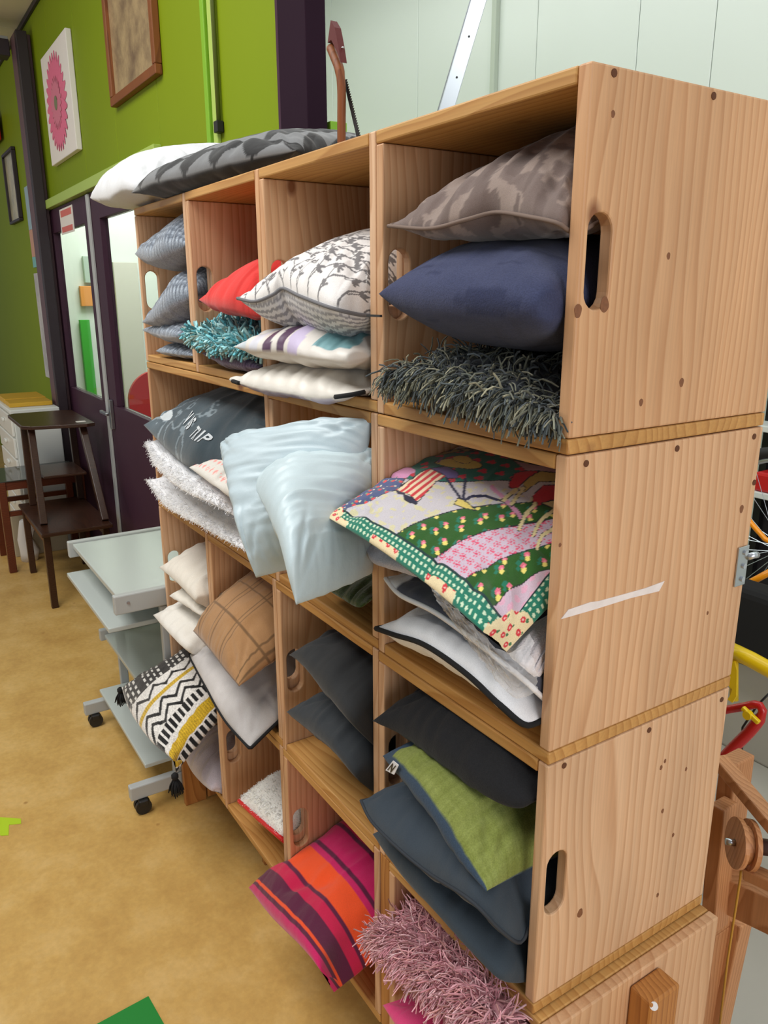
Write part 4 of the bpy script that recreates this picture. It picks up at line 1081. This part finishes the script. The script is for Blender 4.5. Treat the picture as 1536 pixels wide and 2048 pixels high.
# ---- crate (4,4)
c = cushion('cushion', crate=(4, 4, 4), label= 'black, white and mustard woven cushion with zigzags and black tassels',
            F=Y_([(243, 1375, -.12), (262, 1425, -.14), (300, 1480, -.15), (345, 1520, -.15), (352, 1545, -.15)]), up=.075, dn=.045, B=[(-1.53, .16, .60), (-1.25, .16, .58)], pat=P_tribal, n=180, mat='knit', pipe='none', m=.6)
TRIB = c
def tassel(c, p, L):
    bm = bmesh.new(); rn = random.Random(3)
    add_tube(bm, [p, p + Vector((0, 0, -.006)), p + Vector((0, 0, -.014)), p + Vector((0, 0, -.02))], [.004, .010, .010, .006], 10)
    for k in range(60):
        a = rn.random() * 6.283; r = rn.random() ** .5 * .008; b = p + Vector((math.cos(a) * r * .6, math.sin(a) * r * .6, -.018))
        e = p + Vector((math.cos(a) * r * 2.6, math.sin(a) * r * 2.6, -L * (.85 + .25 * rn.random())))
        add_tube(bm, [b, (b + e) / 2 + Vector((math.cos(a) * .003, math.sin(a) * .003, 0)), e], .0016, 4)
    o = bm_obj('tassel', bm, M['black_cloth'], c.root, True); return o
tassel(c, Vector(c.base[0, 0]) + Vector((-.004, -.004, .0)), .055); tassel(c, Vector(c.base[-1, 0]) + Vector((0, -.004, .0)), .06)
c = cushion('cushion', crate=(4, 4, 4), label= 'lilac grey plush cushion in the bottom left crate under the zigzag cushion',
            F=Y_([(362, 1500, -.02), (385, 1545, -.03), (420, 1580, -.03), (452, 1590, -.0)]), up=.07, dn=.018, B=[(-1.54, .25, .29), (-1.24, .25, .29)], pat=vary((196, 184, 190), 14), mat='plush', n=60, wr=.01)

# ================================================================== PRINTED LETTERING ON CUSHIONS
def project(P):
    P = np.asarray(P) - np.array(CAM_POS)
    z = P @ np.array(AX_F)
    return 768 + F_PX * (P @ np.array(AX_R)) / z, 1024 - F_PX * (P @ np.array(AX_U)) / z
def text_mesh(txt, size=1.0):
    cu = bpy.data.curves.new('lettering', 'FONT'); cu.body = txt; cu.size = size; cu.align_x = 'LEFT'; cu.resolution_u = 3; cu.offset = 0.03
    ob = bpy.data.objects.new('lettering', cu); COL.objects.link(ob)
    bpy.context.view_layer.update()
    me = bpy.data.meshes.new_from_object(ob.evaluated_get(bpy.context.evaluated_depsgraph_get()))
    bpy.data.objects.remove(ob); return me
def uv_near(c, u, v):
    pu, pv = project(c.top.reshape(-1, 3)); k = int(np.argmin((pu - u) ** 2 + (pv - v) ** 2))
    return np.array([c.S.ravel()[k], c.T.ravel()[k]])
q00, q01, q10, q11 = (uv_near(TIE, u, v) for u, v in ((365, 846), (385, 823), (404, 890), (431, 876)))
print_grey = simple('print_grey', (196, 202, 206), 0.9)
for n_, ch in enumerate('VAS TRIP'):
    if ch == ' ': continue
    me = text_mesh(ch)
    x0 = min(v.co.x for v in me.vertices); x1 = max(v.co.x for v in me.vertices); y1 = max(v.co.y for v in me.vertices)
    wdt = .105 if ch != 'I' else .045
    for v in me.vertices:
        k = (n_ + .5) / 8 + ((v.co.x - x0) / (x1 - x0) - .5) * wdt; h = v.co.y / y1
        st = (q00 * (1 - k) + q10 * k) * (1 - h) + (q01 * (1 - k) + q11 * k) * h
        v.co = Vector(at_uv(TIE, st[0], max(st[1], 0)) + TIE.N * 0.0025)
    mesh_obj('letter', me, print_grey, TIE.root)
# white tag with letter N
tgm = bmesh.new()
q = [Vector(PY(u, v, -.062)) for u, v in ((787, 1521), (798, 1530), (789, 1549), (772, 1540))]
nrm = (q[1] - q[0]).cross(q[3] - q[0]).normalized()
if nrm.y > 0: nrm = -nrm
f1 = [tgm.verts.new(p) for p in q]; f2 = [tgm.verts.new(p + nrm * .0012) for p in q]
tgm.faces.new(f1[::-1]); tgm.faces.new(f2)
for i in range(4): tgm.faces.new((f1[i], f1[(i + 1) % 4], f2[(i + 1) % 4], f2[i]))
bmesh.ops.recalc_face_normals(tgm, faces=tgm.faces[:])
tagO = bm_obj('tag', tgm, M['white_cloth'], GREEN.root); tagO['label'] = 'white tag with letter N'
me = text_mesh('N')
ex, ey = (q[1] - q[0]), (q[0] - q[3])
for v in me.vertices:
    v.co = q[3] + ex * (0.15 + v.co.x * .95) + ey * (0.18 + v.co.y * .95) + nrm * .0018
mesh_obj('lettering', me, M['black'], tagO)

# clear wrap over the printed cushion, hanging below its front seam
def film_sheet(name, label, rows, parent):
    bm = bmesh.new(); g = []
    R = [catmull(r, 26) for r in rows]
    A = np.stack(R)                              # rows x 26 x 3
    A2 = np.stack([catmull(A[:, k], 14) for k in range(26)], axis=1)
    rn = np.random.RandomState(4)
    A2 += rn.normal(0, .0013, A2.shape)
    vs_ = [[bm.verts.new(p) for p in row] for row in A2]
    for i in range(len(vs_) - 1):
        for j in range(25): bm.faces.new((vs_[i][j], vs_[i][j + 1], vs_[i + 1][j + 1], vs_[i + 1][j]))
    o = bm_obj(name, bm, M['film'], parent, True)
    return o
film_sheet('plastic_wrap', '', [
    Y_([(860, 1170, -.105), (930, 1235, -.107), (1010, 1304, -.1), (1060, 1268, -.07)]),
    Y_([(885, 1215, -.10), (950, 1280, -.10), (1020, 1350, -.10), (1070, 1340, -.07)]),
    Y_([(905, 1240, -.085), (970, 1330, -.085), (1030, 1395, -.085), (1078, 1385, -.06)])], PATCH.root)

# ================================================================== COMPUTER TROLLEY
ct = thing('computer_trolley', 'grey metal computer trolley on black castors beside the shelf end', 'trolley', (-1.94, 0.1, 0)); ct.location = (0, 0, 0)
CX0, CX1 = -2.27, -1.615
box('top_panel', (CX0 + .026, -.135, .722), (CX1 - .026, .36, .740), M['cart_top'], ct, .003)
for x in (CX0, CX1 - .025): box('side_bar', (x, -.15, .688), (x + .025, .365, .748), M['grey_metal'], ct, .004)
box('keyboard_shelf', (CX0 + .02, -.165, .618), (CX1 - .045, .2, .634), M['cart_top'], ct, .003)
box('shelf', (CX0 + .03, -.06, .352), (CX1 - .03, .34, .368), M['cart_top'], ct, .003)
for x in (CX0 + .004, CX1 - .03): box('shelf_bar', (x, -.075, .342), (x + .025, .345, .386), M['grey_metal'], ct, .004)
box('bottom_shelf', (CX0 + .03, -.10, .135), (CX1 - .03, .34, .15), M['cart_top'], ct, .003)
for x in (CX0, CX1 - .03):
    b_ = box('base_bar', (x, -.16, .052), (x + .03, .37, .10), M['grey_metal'], ct, .004)
    for y in (-.125, .32):
        bm = bmesh.new(); add_cyl(bm, (x + .015, y, .026), (1, 0, 0), .0255, .012, 20)
        add_cyl(bm, (x + .034, y, .026), (1, 0, 0), .0255, .012, 20); add_box(bm, (x + .004, y - .014, .03), (x + .044, y + .016, .0515), .004)
        bm_obj('castor', bm, M['black'], ct, False)
for x in (CX0 + .004, CX1 - .028):
    for y in (0.0, .30): bar('upright', (x + .012, y, .101), (x + .012, y, .687), .024, .03, M['grey_metal'], ct, (0, 1, 0), .003)
bm = bmesh.new(); add_cyl(bm, (CX1 + .001, -.11, .722), (1, 0, 0), .005, .004, 12); bm_obj('screw', bm, M['steel'], ct)

# ================================================================== TABLES AND DRAWERS AT FAR LEFT
def leg(parent, a, b, mat, w_=.034): return bar('leg', a, b, w_, w_, mat, parent, (0, 1, 0), .003)
nt1 = thing('nest_table', 'low dark wooden side table carrying a smaller table on top', 'table', (0, 0, 0), 0, 'nested dark wooden tables')
box('table_top', (-4.27, -.05, .405), (-3.535, .31, .425), M['dark_wood'], nt1, .005)
for x in (-4.24, -3.59):
    for y in (-.02, .28): leg(nt1, (x, y, 0), (x, y, .4045), M['dark_wood'])
for y in (-.02, .28): bar('apron', (-4.22, y, .378), (-3.61, y, .378), .016, .05, M['red_wood'], nt1, (0, 0, 1))
nt2 = thing('nest_table', 'small dark wooden table with lower shelf stacked on the low side table', 'table', (0, 0, 0), 0, 'nested dark wooden tables')
def ngon_top(name, pts, z0, z1, mat, parent):
    bm = bmesh.new(); add_prism(bm, pts, 'z', z0, z1)
    bmesh.ops.bevel(bm, geom=[e for e in bm.edges], offset=.003, segments=2, affect='EDGES', profile=.5)
    return bm_obj(name, bm, mat, parent)
ngon_top('table_top', [(-4.46, -.02), (-3.98, -.02), (-3.92, .02), (-3.86, .30), (-3.88, .345), (-4.46, .345), (-4.5, .30), (-4.5, .02)], .905, .925, M['dark_wood'], nt2)
tops = ((-4.24, .03), (-4.0, .03), (-4.24, .29), (-3.95, .29)); feet = ((-4.2, .02), (-3.72, -.005), (-4.2, .29), (-3.62, .29))
for (x, y), (x2, y2) in zip(tops, feet): leg(nt2, (x2, y2, .4255), (x, y, .9045), M['dark_wood'], .036)
box('lower_shelf', (-4.2, .045, .64), (-3.86, .27, .655), M['dark_wood'], nt2, .004)
bm = bmesh.new(); add_box(bm, (-3.97, .26, .9252), (-3.93, .31, .926)); tag(bm_obj('price_sticker', bm, M['paper']), 'small white sticker on the dark table top by the door', 'sticker')
rt = thing('side_table', 'red brown side table with glass top at the left edge', 'table', (0, 0, 0))
for x in (-4.70, -4.315):
    for y in (-.12, .32): leg(rt, (x, y, 0), (x, y, .555), M['red_wood'], .042)
for y in (-.12, .32): bar('apron', (-4.678, y, .53), (-4.337, y, .53), .02, .05, M['red_wood'], rt, (0, 0, 1))
for x in (-4.70, -4.315): bar('apron', (x, -.098, .53), (x, .298, .53), .02, .05, M['red_wood'], rt, (0, 0, 1)); bar('stretcher', (x, -.098, .36), (x, .298, .36), .02, .03, M['red_wood'], rt, (0, 0, 1))
box('glass_top', (-4.72, -.14, .5555), (-4.295, .34, .5615), simple('dark_glass', (70, 74, 70), .08), rt, .002)
du = thing('drawer_unit', 'white plastic drawer tower standing against the green wall', 'drawers', (0, 0, 0))
box('body', (-5.45, .05, 0), (-4.76, .325, .885), M['white_plastic'], du, .006)
box('lid', (-5.46, .03, .886), (-4.75, .325, .912), M['white_plastic'], du, .005)
for k in range(6):
    d_ = box('drawer', (-5.43, .034, .03 + k * .142), (-4.78, .0495, .16 + k * .142), simple('drawer_front', (232, 232, 226), .25), du, .005)
    box('knob', (-5.13, .02, .095 + k * .142), (-5.07, .0335, .115 + k * .142), M['white_plastic'], d_, .004)
tr = thing('storage_tray', 'ochre yellow tray lying on the white drawer tower', 'tray', (0, 0, 0))
box('tray', (-5.44, .05, .913), (-5.1, .31, .945), M['ochre'], tr, .004); box('tray', (-5.09, .05, .913), (-4.78 - .1, .31, .94), M['ochre'], tr, .004)
tag(box('cardboard_box', (-4.68, -.06, 0), (-4.6, .26, .27), M['beige'], None, .003), 'beige box on the floor under the red brown table', 'box')
bm = bmesh.new(); pts = [(-4.5, -.05 + .02 * math.sin(k), .0 + k * .03) for k in range(9)]
add_tube(bm, [(-4.5, .0, .0), (-4.49, .01, .06), (-4.5, -.01, .14), (-4.51, .01, .2), (-4.5, .0, .26)], [.05, .06, .045, .05, .03], 9)
tag(bm_obj('paper_bag', bm, M['paper'], None, True), 'crumpled white paper bag under the red brown table', 'bag')

# ================================================================== WALL DECORATION
fl = thing('flower_canvas', 'white canvas print of a pink gerbera hanging above the door', 'picture', (0, 0, 0))
box('canvas', (-4.5, GY - .03, 2.325), (-3.86, GY - .001, 2.875), M['paper'], fl, .004)
bm = bmesh.new(); rn = random.Random(2)
fc = Vector((-4.2, GY - .0312, 2.60))
def petal(bm, a, r0, r1, w_, y):
    n = 7; L_ = []; R_ = []
    for k in range(n):
        q_ = k / (n - 1); r = r0 + (r1 - r0) * q_; ww = w_ * math.sin(math.pi * min(.12 + q_ * .86, .97)) ** .6
        c_ = (fc.x + math.cos(a) * r, fc.z + math.sin(a) * r); nx, nz = -math.sin(a), math.cos(a)
        L_.append(bm.verts.new((c_[0] + nx * ww, y, c_[1] + nz * ww))); R_.append(bm.verts.new((c_[0] - nx * ww, y, c_[1] - nz * ww)))
    for k in range(n - 1): bm.faces.new((L_[k], L_[k + 1], R_[k + 1], R_[k]))
for k in range(28): petal(bm, 2 * math.pi * k / 28, .03, .235 + .015 * rn.random(), .03, fc.y - .0005 - .00007 * k)
bm_obj('petals', bm, simple('petal_pink', (218, 108, 140), .7), fl)
bm = bmesh.new()
for k in range(22): petal(bm, 2 * math.pi * (k + .5) / 22, .02, .13, .016, fc.y - .003 - .00007 * k)
bm_obj('inner_petals', bm, simple('petal_rose', (206, 118, 140), .7), fl)
bm = bmesh.new(); add_cyl(bm, (fc.x, fc.y - .0055, fc.z), (0, 1, 0), .035, .001, 24); bm_obj('flower_eye', bm, simple('eye_green', (120, 122, 92), .8), fl)
def framed(name, label, x0, x1, z0, z1, fw, th, mat, pic):
    t_ = thing(name, label, 'picture', (0, 0, 0)); y0, y1 = GY - th, GY - .001
    for lo, hi in (((x0, y0, z0), (x1, y1, z0 + fw)), ((x0, y0, z1 - fw), (x1, y1, z1)), ((x0, y0, z0 + fw + .0005), (x0 + fw, y1, z1 - fw - .0005)), ((x1 - fw, y0, z0 + fw + .0005), (x1, y1, z1 - fw - .0005))):
        box('frame_bar', lo, hi, mat, t_, .004)
    box('picture', (x0 + fw + .0005, y1 - .012, z0 + fw + .0005), (x1 - fw - .0005, y1 - .002, z1 - fw - .0005), pic, t_)
def painting(name, a, b, scale):
    m, t, bs = nt(name); N = t.nodes.new; K = t.links.new
    tc = N('ShaderNodeTexCoord'); nz = N('ShaderNodeTexNoise'); nz.inputs['Scale'].default_value = scale; nz.inputs['Detail'].default_value = 9; nz.inputs['Roughness'].default_value = .7
    K(tc.outputs['Object'], nz.inputs['Vector']); r = N('ShaderNodeValToRGB'); e = r.color_ramp.elements
    e[0].position = .36; e[0].color = L4(*b); e[1].position = .62; e[1].color = L4(*a); K(nz.outputs['Fac'], r.inputs[0]); K(r.outputs[0], bs.inputs['Base Color'])
    bs.inputs['Roughness'].default_value = .25; return m
framed('framed_painting', 'large faded brown landscape in a wooden frame on the green wall', -3.17, -2.53, 2.395, 3.08, .035, .03, M['frame_wood'], painting('faded_landscape', (172, 150, 112), (112, 92, 74), 5))
framed('framed_picture', 'small framed picture on the green wall left of the corner post', -6.25, -5.8, 2.13, 2.62, .02, .03, M['dark_purple'], painting('pale_landscape', (196, 186, 150), (140, 140, 120), 6))
ps = thing('poster', 'coloured paper poster beside the corner post, above a white sheet', 'poster', (0, 0, 0))
for z0, z1, col in ((1.80, 1.87, (120, 180, 180)), (1.871, 2.05, (196, 150, 130)), (2.051, 2.33, (150, 176, 190))):
    box('sheet', (-5.62, GY - .004, z0), (-5.40, GY - .001, z1), simple('poster_ink', col, .7), ps)
wsheet = thing('paper_sheet', 'long white paper sheet pinned to the green wall by the post', 'paper', (0, 0, 0))
box('sheet', (-5.64, GY - .004, 1.03), (-5.22, GY - .001, 1.76), painting('ink_sheet', (214, 208, 202), (170, 164, 160), 3), wsheet)
sg = thing('door_notice', 'white notice with red bars stuck at the top of the door', 'notice', (0, 0, 0))
box('sheet', (-4.56, GY - .004, 1.955), (-4.22, GY - .001, 2.095), M['paper'], sg)
for z0, z1 in ((2.05, 2.085), (1.965, 1.995)): box('red_bar', (-4.53, GY - .0052, z0), (-4.25, GY - .0042, z1), simple('notice_red', (206, 110, 104), .8), sg)
tag(box('red_sign', (-6.6, .2, 2.72), (-6.2, .40, 2.9), M['red'], None, .01), 'red box sign up at the left edge under the ceiling', 'sign')
cp = thing('cable_conduit', 'thin dark cable conduit running down the green wall', 'conduit', (0, 0, 0))
tube('conduit', [(-1.985, GY - .012, 3.17), (-1.985, GY - .012, 2.14)], .008, simple('conduit_green', (84, 96, 30), .5), cp, 8)
box('end_cap', (-2.0, GY - .026, 2.11), (-1.97, GY - .001, 2.145), M['black'], cp, .003)

# ================================================================== SAW, LADDER
sw = thing('bow_saw', 'old wooden bow saw with red tip and black toothed blade on top of shelf', 'saw', (0, 0, 0))
sy = .20
fr_ = [PY(u, v, sy) for u, v in ((683, 300), (683, 240), (683, 180), (679, 140), (670, 115), (662, 95))]
pts = catmull(fr_, 24); pts[0][2] = max(pts[0][2], 1.829)
tube('saw_frame', [tuple(p) for p in pts], [.0085] * 16 + [.0095] * 8, M['frame_wood'], sw, 10)
bm = bmesh.new(); pl = [PY(u, v, sy - .006) for u, v in ((657, 86), (661, 55), (663, 41), (671, 55), (675, 75), (679, 97), (683, 125), (676, 104), (664, 80))]
add_prism(bm, [(p.x, p.z) for p in pl], 'y', sy - .008, sy + .006); bm_obj('red_tip', bm, simple('saw_red', (84, 18, 16), .7), sw)
bm = bmesh.new(); a_, b2 = PY(690, 160, sy + .012), PY(720, 285, sy + .012); d_ = (b2 - a_); nx = Vector((d_.z, 0, -d_.x)).normalized()
if nx.x < 0: nx = -nx
poly = [a_ - nx * .004, a_ + nx * .001]
for k in range(26):
    poly.append(a_ + d_ * ((k + .2) / 26) + nx * .003); poly.append(a_ + d_ * ((k + .8) / 26) + nx * .008)
poly += [b2 + nx * .003, b2 - nx * .006]
add_prism(bm, [(p.x, p.z) for p in poly], 'y', sy + .011, sy + .0125); bm_obj('saw_blade', bm, M['black'], sw)
tube('wing_screw', [tuple(PY(679, 96, sy)), tuple(PY(687, 95, sy))], .0018, M['steel'], sw, 6)
ld = thing('aluminium_rail', 'long aluminium rail with drilled holes leaning against the white wall', 'rail', (0, 0, 0))
a_ = PY(897, 205, 1.3); b2 = PY(958, 0, 1.42); d_ = (b2 - a_) / (b2.z - a_.z)
A0 = a_ - d_ * a_.z; A1 = a_ + d_ * (3.7 - a_.z)
bar('rail', A0, A1, .012, .055, M['alu'], ld, (.6, 1, 0), .002)
bar('flange', A0 + Vector((-.036, -.012, 0)), A1 + Vector((-.036, -.012, 0)), .028, .006, simple('rail_grey', (150, 152, 162), .5, .3), ld, (-.5, -1, 0), .001)
for k in range(1, 26):
    p = A0 + d_ * (.14 * k); bm = bmesh.new(); add_cyl(bm, p + Vector((.0055, -.0, 0)), (1, -.6, 0), .004, .006, 8); bm_obj('hole', bm, M['black'], ld)

# ================================================================== RIGHT HAND BACKGROUND
lm = thing('spinning_wheel', 'wooden spinning wheel frame with grooved pulley standing behind the crates', 'spinning wheel', (0, 0, 0))
ly = .62
def pb(name, a, b, wx, wy, mat=None, y0=ly, y1=None, bev=.003):
    return bar(name, tuple(PY(a[0], a[1], y0)), tuple(PY(b[0], b[1], y1 or y0)), wx, wy, mat or M['loom_wood'], lm, (0, 1, 0), bev)
pb('post', (1475, 1512), (1433, 1850), .034, .06)
pb('front_post', (1448, 1606), (1428, 1850), .03, .045, None, .56)
pb('brace', (1436, 1518), (1560, 1665), .022, .03, None, .57, .52)
pb('beam', (1432, 1768), (1580, 1835), .075, .05, None, .60)
bm = bmesh.new()
pc = PY(1487, 1688, .5); ax = Vector((.60, .79, -.12)).normalized()
for o_, r_, h_ in ((-.011, .043, .008), (-.0005, .032, .012), (.010, .043, .008)): add_cyl(bm, pc + ax * o_, ax, r_, h_, 28)
bm_obj('pulley', bm, M['loom_wood'], lm)
tube('axle', [tuple(pc + ax * .01), tuple(pc + ax * .12)], .014, simple('axle_dark', (70, 48, 44), .4), lm, 12)
tube('axle_pin', [tuple(pc - ax * .03), tuple(pc - ax * .013)], .006, M['steel'], lm, 10)
pb('bearing_block', (1494, 1742), (1560, 1772), .022, .03, None, .5)
pa = PY(1472, 1830, .66); pz = PZ(1412, 2075, 0) if False else PY(1428, 2040, .66); dd = (pz - pa).normalized(); foot = pa + dd * (pa.z / -dd.z)
bar('leg', tuple(foot), tuple(pa), .05, .045, M['loom_wood'], lm, (0, 1, 0), .003)
ps_ = PY(1433, 1850, ly); bar('post_foot', (ps_.x - .01, ly, 0), tuple(ps_), .034, .06, M['loom_wood'], lm, (0, 1, 0), .003)
bm_ = [tuple(pc + Vector((0, -.002, .036))), tuple(PY(1480, 1760, .505)), tuple(PY(1455, 1920, .52)), tuple(PY(1438, 2060, .53))]
tube('drive_cord', bm_, .0022, M['cord'], lm, 6)

def bike_wheel(parent, c, ax, r):
    ax = Vector(ax).normalized(); x, y = frame_for(ax)
    wr_ = tube('tyre', [tuple(c + (x * math.cos(a) + y * math.sin(a)) * r) for a in np.linspace(0, 2 * math.pi, 40, endpoint=False)], .019, M['rubber'], parent, 8, True)
    tube('rim', [tuple(c + (x * math.cos(a) + y * math.sin(a)) * (r - .026)) for a in np.linspace(0, 2 * math.pi, 40, endpoint=False)], .010, M['alu'], wr_, 6, True)
    bm = bmesh.new()
    for k in range(28):
        a = 2 * math.pi * k / 28; o_ = ax * (.03 if k % 2 else -.03)
        add_tube(bm, [c + o_, c + (x * math.cos(a) + y * math.sin(a)) * (r - .03)], .0012, 4)
    bm_obj('spokes', bm, M['steel'], wr_)
    bm = bmesh.new(); add_cyl(bm, c, ax, .022, .09, 14); bm_obj('hub', bm, M['steel'], wr_)
b1 = thing('bicycle', 'orange bicycle with black pannier standing by the white wall', 'bicycle', (0, 0, 0), 0, 'bicycles in the workshop behind')
wc = Vector((-.72, 1.95, .36)); wc2 = Vector((.36, 2.2, .36))
rt_ = PY(1532, 1090, 1.9); wc = Vector((rt_.x, 1.9, rt_.z)); sh = wc.z - .36
wc = Vector((rt_.x + .06, 1.9, .36 if False else wc.z)); 
bdir = Vector((1, .12, 0)).normalized(); bax = bdir.cross(Vector((0, 0, 1)))
wc.z = max(wc.z, .36)
R_ = .34; bz = wc.z - R_ - .02
bike_wheel(b1, wc, bax, R_); wc2 = wc + bdir * 1.05; bike_wheel(b1, wc2, bax, R_)
bb = wc + bdir * .45 + Vector((0, 0, -.05)); seat = bb - bdir * .12 + Vector((0, 0, .5)); head = wc + bdir * .92 + Vector((0, 0, .5)); hb_ = wc + bdir * .96 + Vector((0, 0, .32))
for nm, a, b_, r in (('seat_tube', bb, seat, .016), ('top_tube', seat - Vector((0, 0, .05)), head, .016), ('down_tube', bb, hb_, .019), ('chain_stay', bb, wc, .011), ('seat_stay', seat - Vector((0, 0, .08)), wc, .009), ('fork', hb_, wc2, .012), ('head_tube', hb_, head, .019)):
    tube(nm, [tuple(a), tuple(b_)], r, M['orange'], b1, 10)
bm = bmesh.new(); add_box(bm, tuple(seat + Vector((-.13, -.07, .06))), tuple(seat + Vector((.13, .07, .11))), .03, 3); bm_obj('saddle', bm, M['black'], b1)
tube('handlebar', [tuple(head + Vector((0, -.28, .1))), tuple(head + Vector((.05, -.1, .14))), tuple(head + Vector((.05, .1, .14))), tuple(head + Vector((0, .28, .1)))], .012, M['steel'], b1, 8)
pn = PY(1505, 1235, 1.72)
box('pannier', (pn.x - .12, 1.62, pn.z - .14), (pn.x + .17, 1.74, pn.z + .13), M['black_cloth'], b1, .03, 3)
tube('rear_rack', [tuple(PY(1478, 1176, 1.76)), tuple(PY(1510, 1160, 1.76)), tuple(PY(1570, 1128, 1.8))], .012, M['orange'], b1, 10)
tube('mudguard_stay', [tuple(PY(u, v, 1.74)) for u, v in ((1490, 1030), (1505, 1050), (1530, 1078), (1570, 1100))], .009, M['orange'], b1, 8)
st2 = thing('bicycle_stand', 'raised grey rack carrying the bicycles', 'rack', (0, 0, 0))
box('platform', (wc.x - .4, 1.78, 0.0), (wc.x + 1.5, 2.2, max(bz - .001, .03)), M['concrete'], st2, .01)
yf = thing('bicycle', 'yellow bicycle frame leaning behind the taped crate', 'bicycle', (0, 0, 0), 0, 'bicycles in the workshop behind')
yy = 1.25
y1_ = [PY(u, v, yy) for u, v in ((1462, 1300), (1500, 1318), (1540, 1340), (1640, 1395))]
tube('top_tube', [tuple(p) for p in y1_], .022, M['yellow'], yf, 12)
tube('seat_tube', [tuple(PY(1468, 1290, yy)), tuple(PY(1468, 1400, yy + .0))], .012, M['yellow'], yf, 10)
bm = bmesh.new(); pl = [PY(u, v, yy - .014) for u, v in ((1459, 1322), (1470, 1322), (1475, 1340), (1474, 1392), (1466, 1405), (1456, 1398), (1462, 1390), (1466, 1378), (1457, 1370))]
add_prism(bm, [(p.x, p.z) for p in pl], 'y', yy - .018, yy - .012); bm_obj('dropout', bm, M['yellow'], yf)
dn_ = y1_[-1]; hd_ = PY(1436, 1290, yy); tube('down_tube', [tuple(hd_), (hd_.x - .05, yy, .016)], .014, M['yellow'], yf, 10); tube('head_tube', [tuple(hd_), tuple(y1_[0])], .014, M['yellow'], yf, 10); tube('fork', [tuple(dn_), (dn_.x + .03, yy, .012)], .012, M['yellow'], yf, 10)
rf = thing('bicycle', 'red bicycle frame with yellow clamp next to the spinning wheel', 'bicycle', (0, 0, 0), 0, 'bicycles in the workshop behind')
ry = 1.05
rp_ = [PY(u, v, ry) for u, v in ((1440, 1422), (1490, 1413), (1512, 1409), (1524, 1416), (1522, 1432), (1500, 1462), (1462, 1500), (1425, 1540))]
cc = catmull(rp_, 30); tube('bent_tube', [tuple(p) for p in cc], [.0105] * 12 + [.0145] * 18, M['bike_red'], rf, 12)
lo_ = cc[-1]; tube('stay', [tuple(lo_), (lo_[0] - .05, ry + .02, .01)], .012, M['bike_red'], rf, 10)
bm = bmesh.new(); add_bar(bm, PY(1485, 1415, ry - .02), PY(1518, 1446, ry - .02), .012, .012, None, .003); add_cyl(bm, PY(1496, 1430, ry - .022), (0, 1, 0), .011, .014, 14); bm_obj('clamp', bm, M['yellow'], rf)
tube('brake_cable', [tuple(PY(u, v, ry + .03)) for u, v in ((1540, 1385), (1515, 1410), (1485, 1455), (1483, 1510))], .003, M['black'], rf, 6)
# workshop shelf in the background right of the top crates
wsf = thing('workshop_shelf', 'dark metal shelf with white boards in the background at right', 'shelf', (0, 0, 0))
s1 = PY(1510, 985, 2.25); s0 = PY(1525, 855, 2.25)
for z in (s1.z, s0.z): box('shelf_board', (s1.x - .06, 2.215, z - .012), (s1.x + 1.4, 2.38, z + .012), M['white_plastic'], wsf, .003)
for x in (s1.x - .04, s1.x + 1.36):
    for y in (2.235, 2.36): bar('upright', (x, y, 0), (x, y, 1.5), .03, .03, M['black'], wsf)
box('back_panel', (s1.x - .06, 2.385, .4), (s1.x + 1.4, 2.395, 1.5), simple('shelf_dark', (44, 42, 46), .6), wsf)
tag(box('red_tin', (s1.x + .0, 2.225, s1.z + .0125), (s1.x + .1, 2.32, s1.z + .09), M['red'], None, .012), 'red tin standing on the background workshop shelf', 'tin')

# ================================================================== FLOOR MARKS
bm = bmesh.new(); g = [PZ(u, v, 0) for u, v in ((297, 1994), (335, 2062), (290, 2100), (190, 2052))]
add_prism(bm, [(p.x, p.y) for p in g], 'z', .0003, .003); tag(bm_obj('floor_mat', bm, M['mat_green'], None), 'corner of a bright green mat on the floor at bottom left', 'mat')
bm = bmesh.new(); g = [PZ(u, v, 0) for u, v in ((-12, 1640), (0, 1635), (18, 1636), (42, 1638), (42, 1648), (18, 1650), (17, 1671), (2, 1672), (-12, 1660))]
add_prism(bm, [(p.x, p.y) for p in g], 'z', .0003, .0012); tag(bm_obj('floor_tape', bm, M['lime'], None), 'lime green tape mark on the floor at the left edge', 'tape')
# red toy slide beyond the door glass
rs = thing('toy_slide', 'red plastic toy slide seen through the right door pane', 'toy', (0, 0, 0))
pc_ = PXx(318, 800, -5.6); r_s = (PXx(318, 800, -5.6) - PXx(264, 775, -5.6)).length
bm = bmesh.new(); add_prism(bm, [(pc_.y - r_s, 0.0), (pc_.y + r_s, 0.0)] + [(pc_.y + r_s * math.cos(a), pc_.z + r_s * math.sin(a)) for a in np.linspace(0, math.pi, 24)], 'x', -5.64, -5.6)
bm_obj('side_panel', bm, M['red'], rs)

# ------------------------------------------------------------------ put every thing's origin at its base
bpy.context.view_layer.update()
for o in list(SC.objects):
    if o.parent is not None or o.get('kind') == 'structure' or 'label' not in o: continue
    if o.location.length > 1e-6: continue
    pts = []
    def gather(q):
        if q.type == 'MESH':
            for c_ in q.bound_box: pts.append(q.matrix_world @ Vector(c_))
        for ch_ in q.children: gather(ch_)
    gather(o)
    if not pts: continue
    lo = Vector([min(p[i] for p in pts) for i in range(3)]); hi = Vector([max(p[i] for p in pts) for i in range(3)])
    b_ = Vector(((lo.x + hi.x) / 2, (lo.y + hi.y) / 2, lo.z))
    if o.type == 'MESH': o.data.transform(Matrix.Translation(-b_))
    for ch_ in o.children: ch_.location -= b_
    o.location = b_
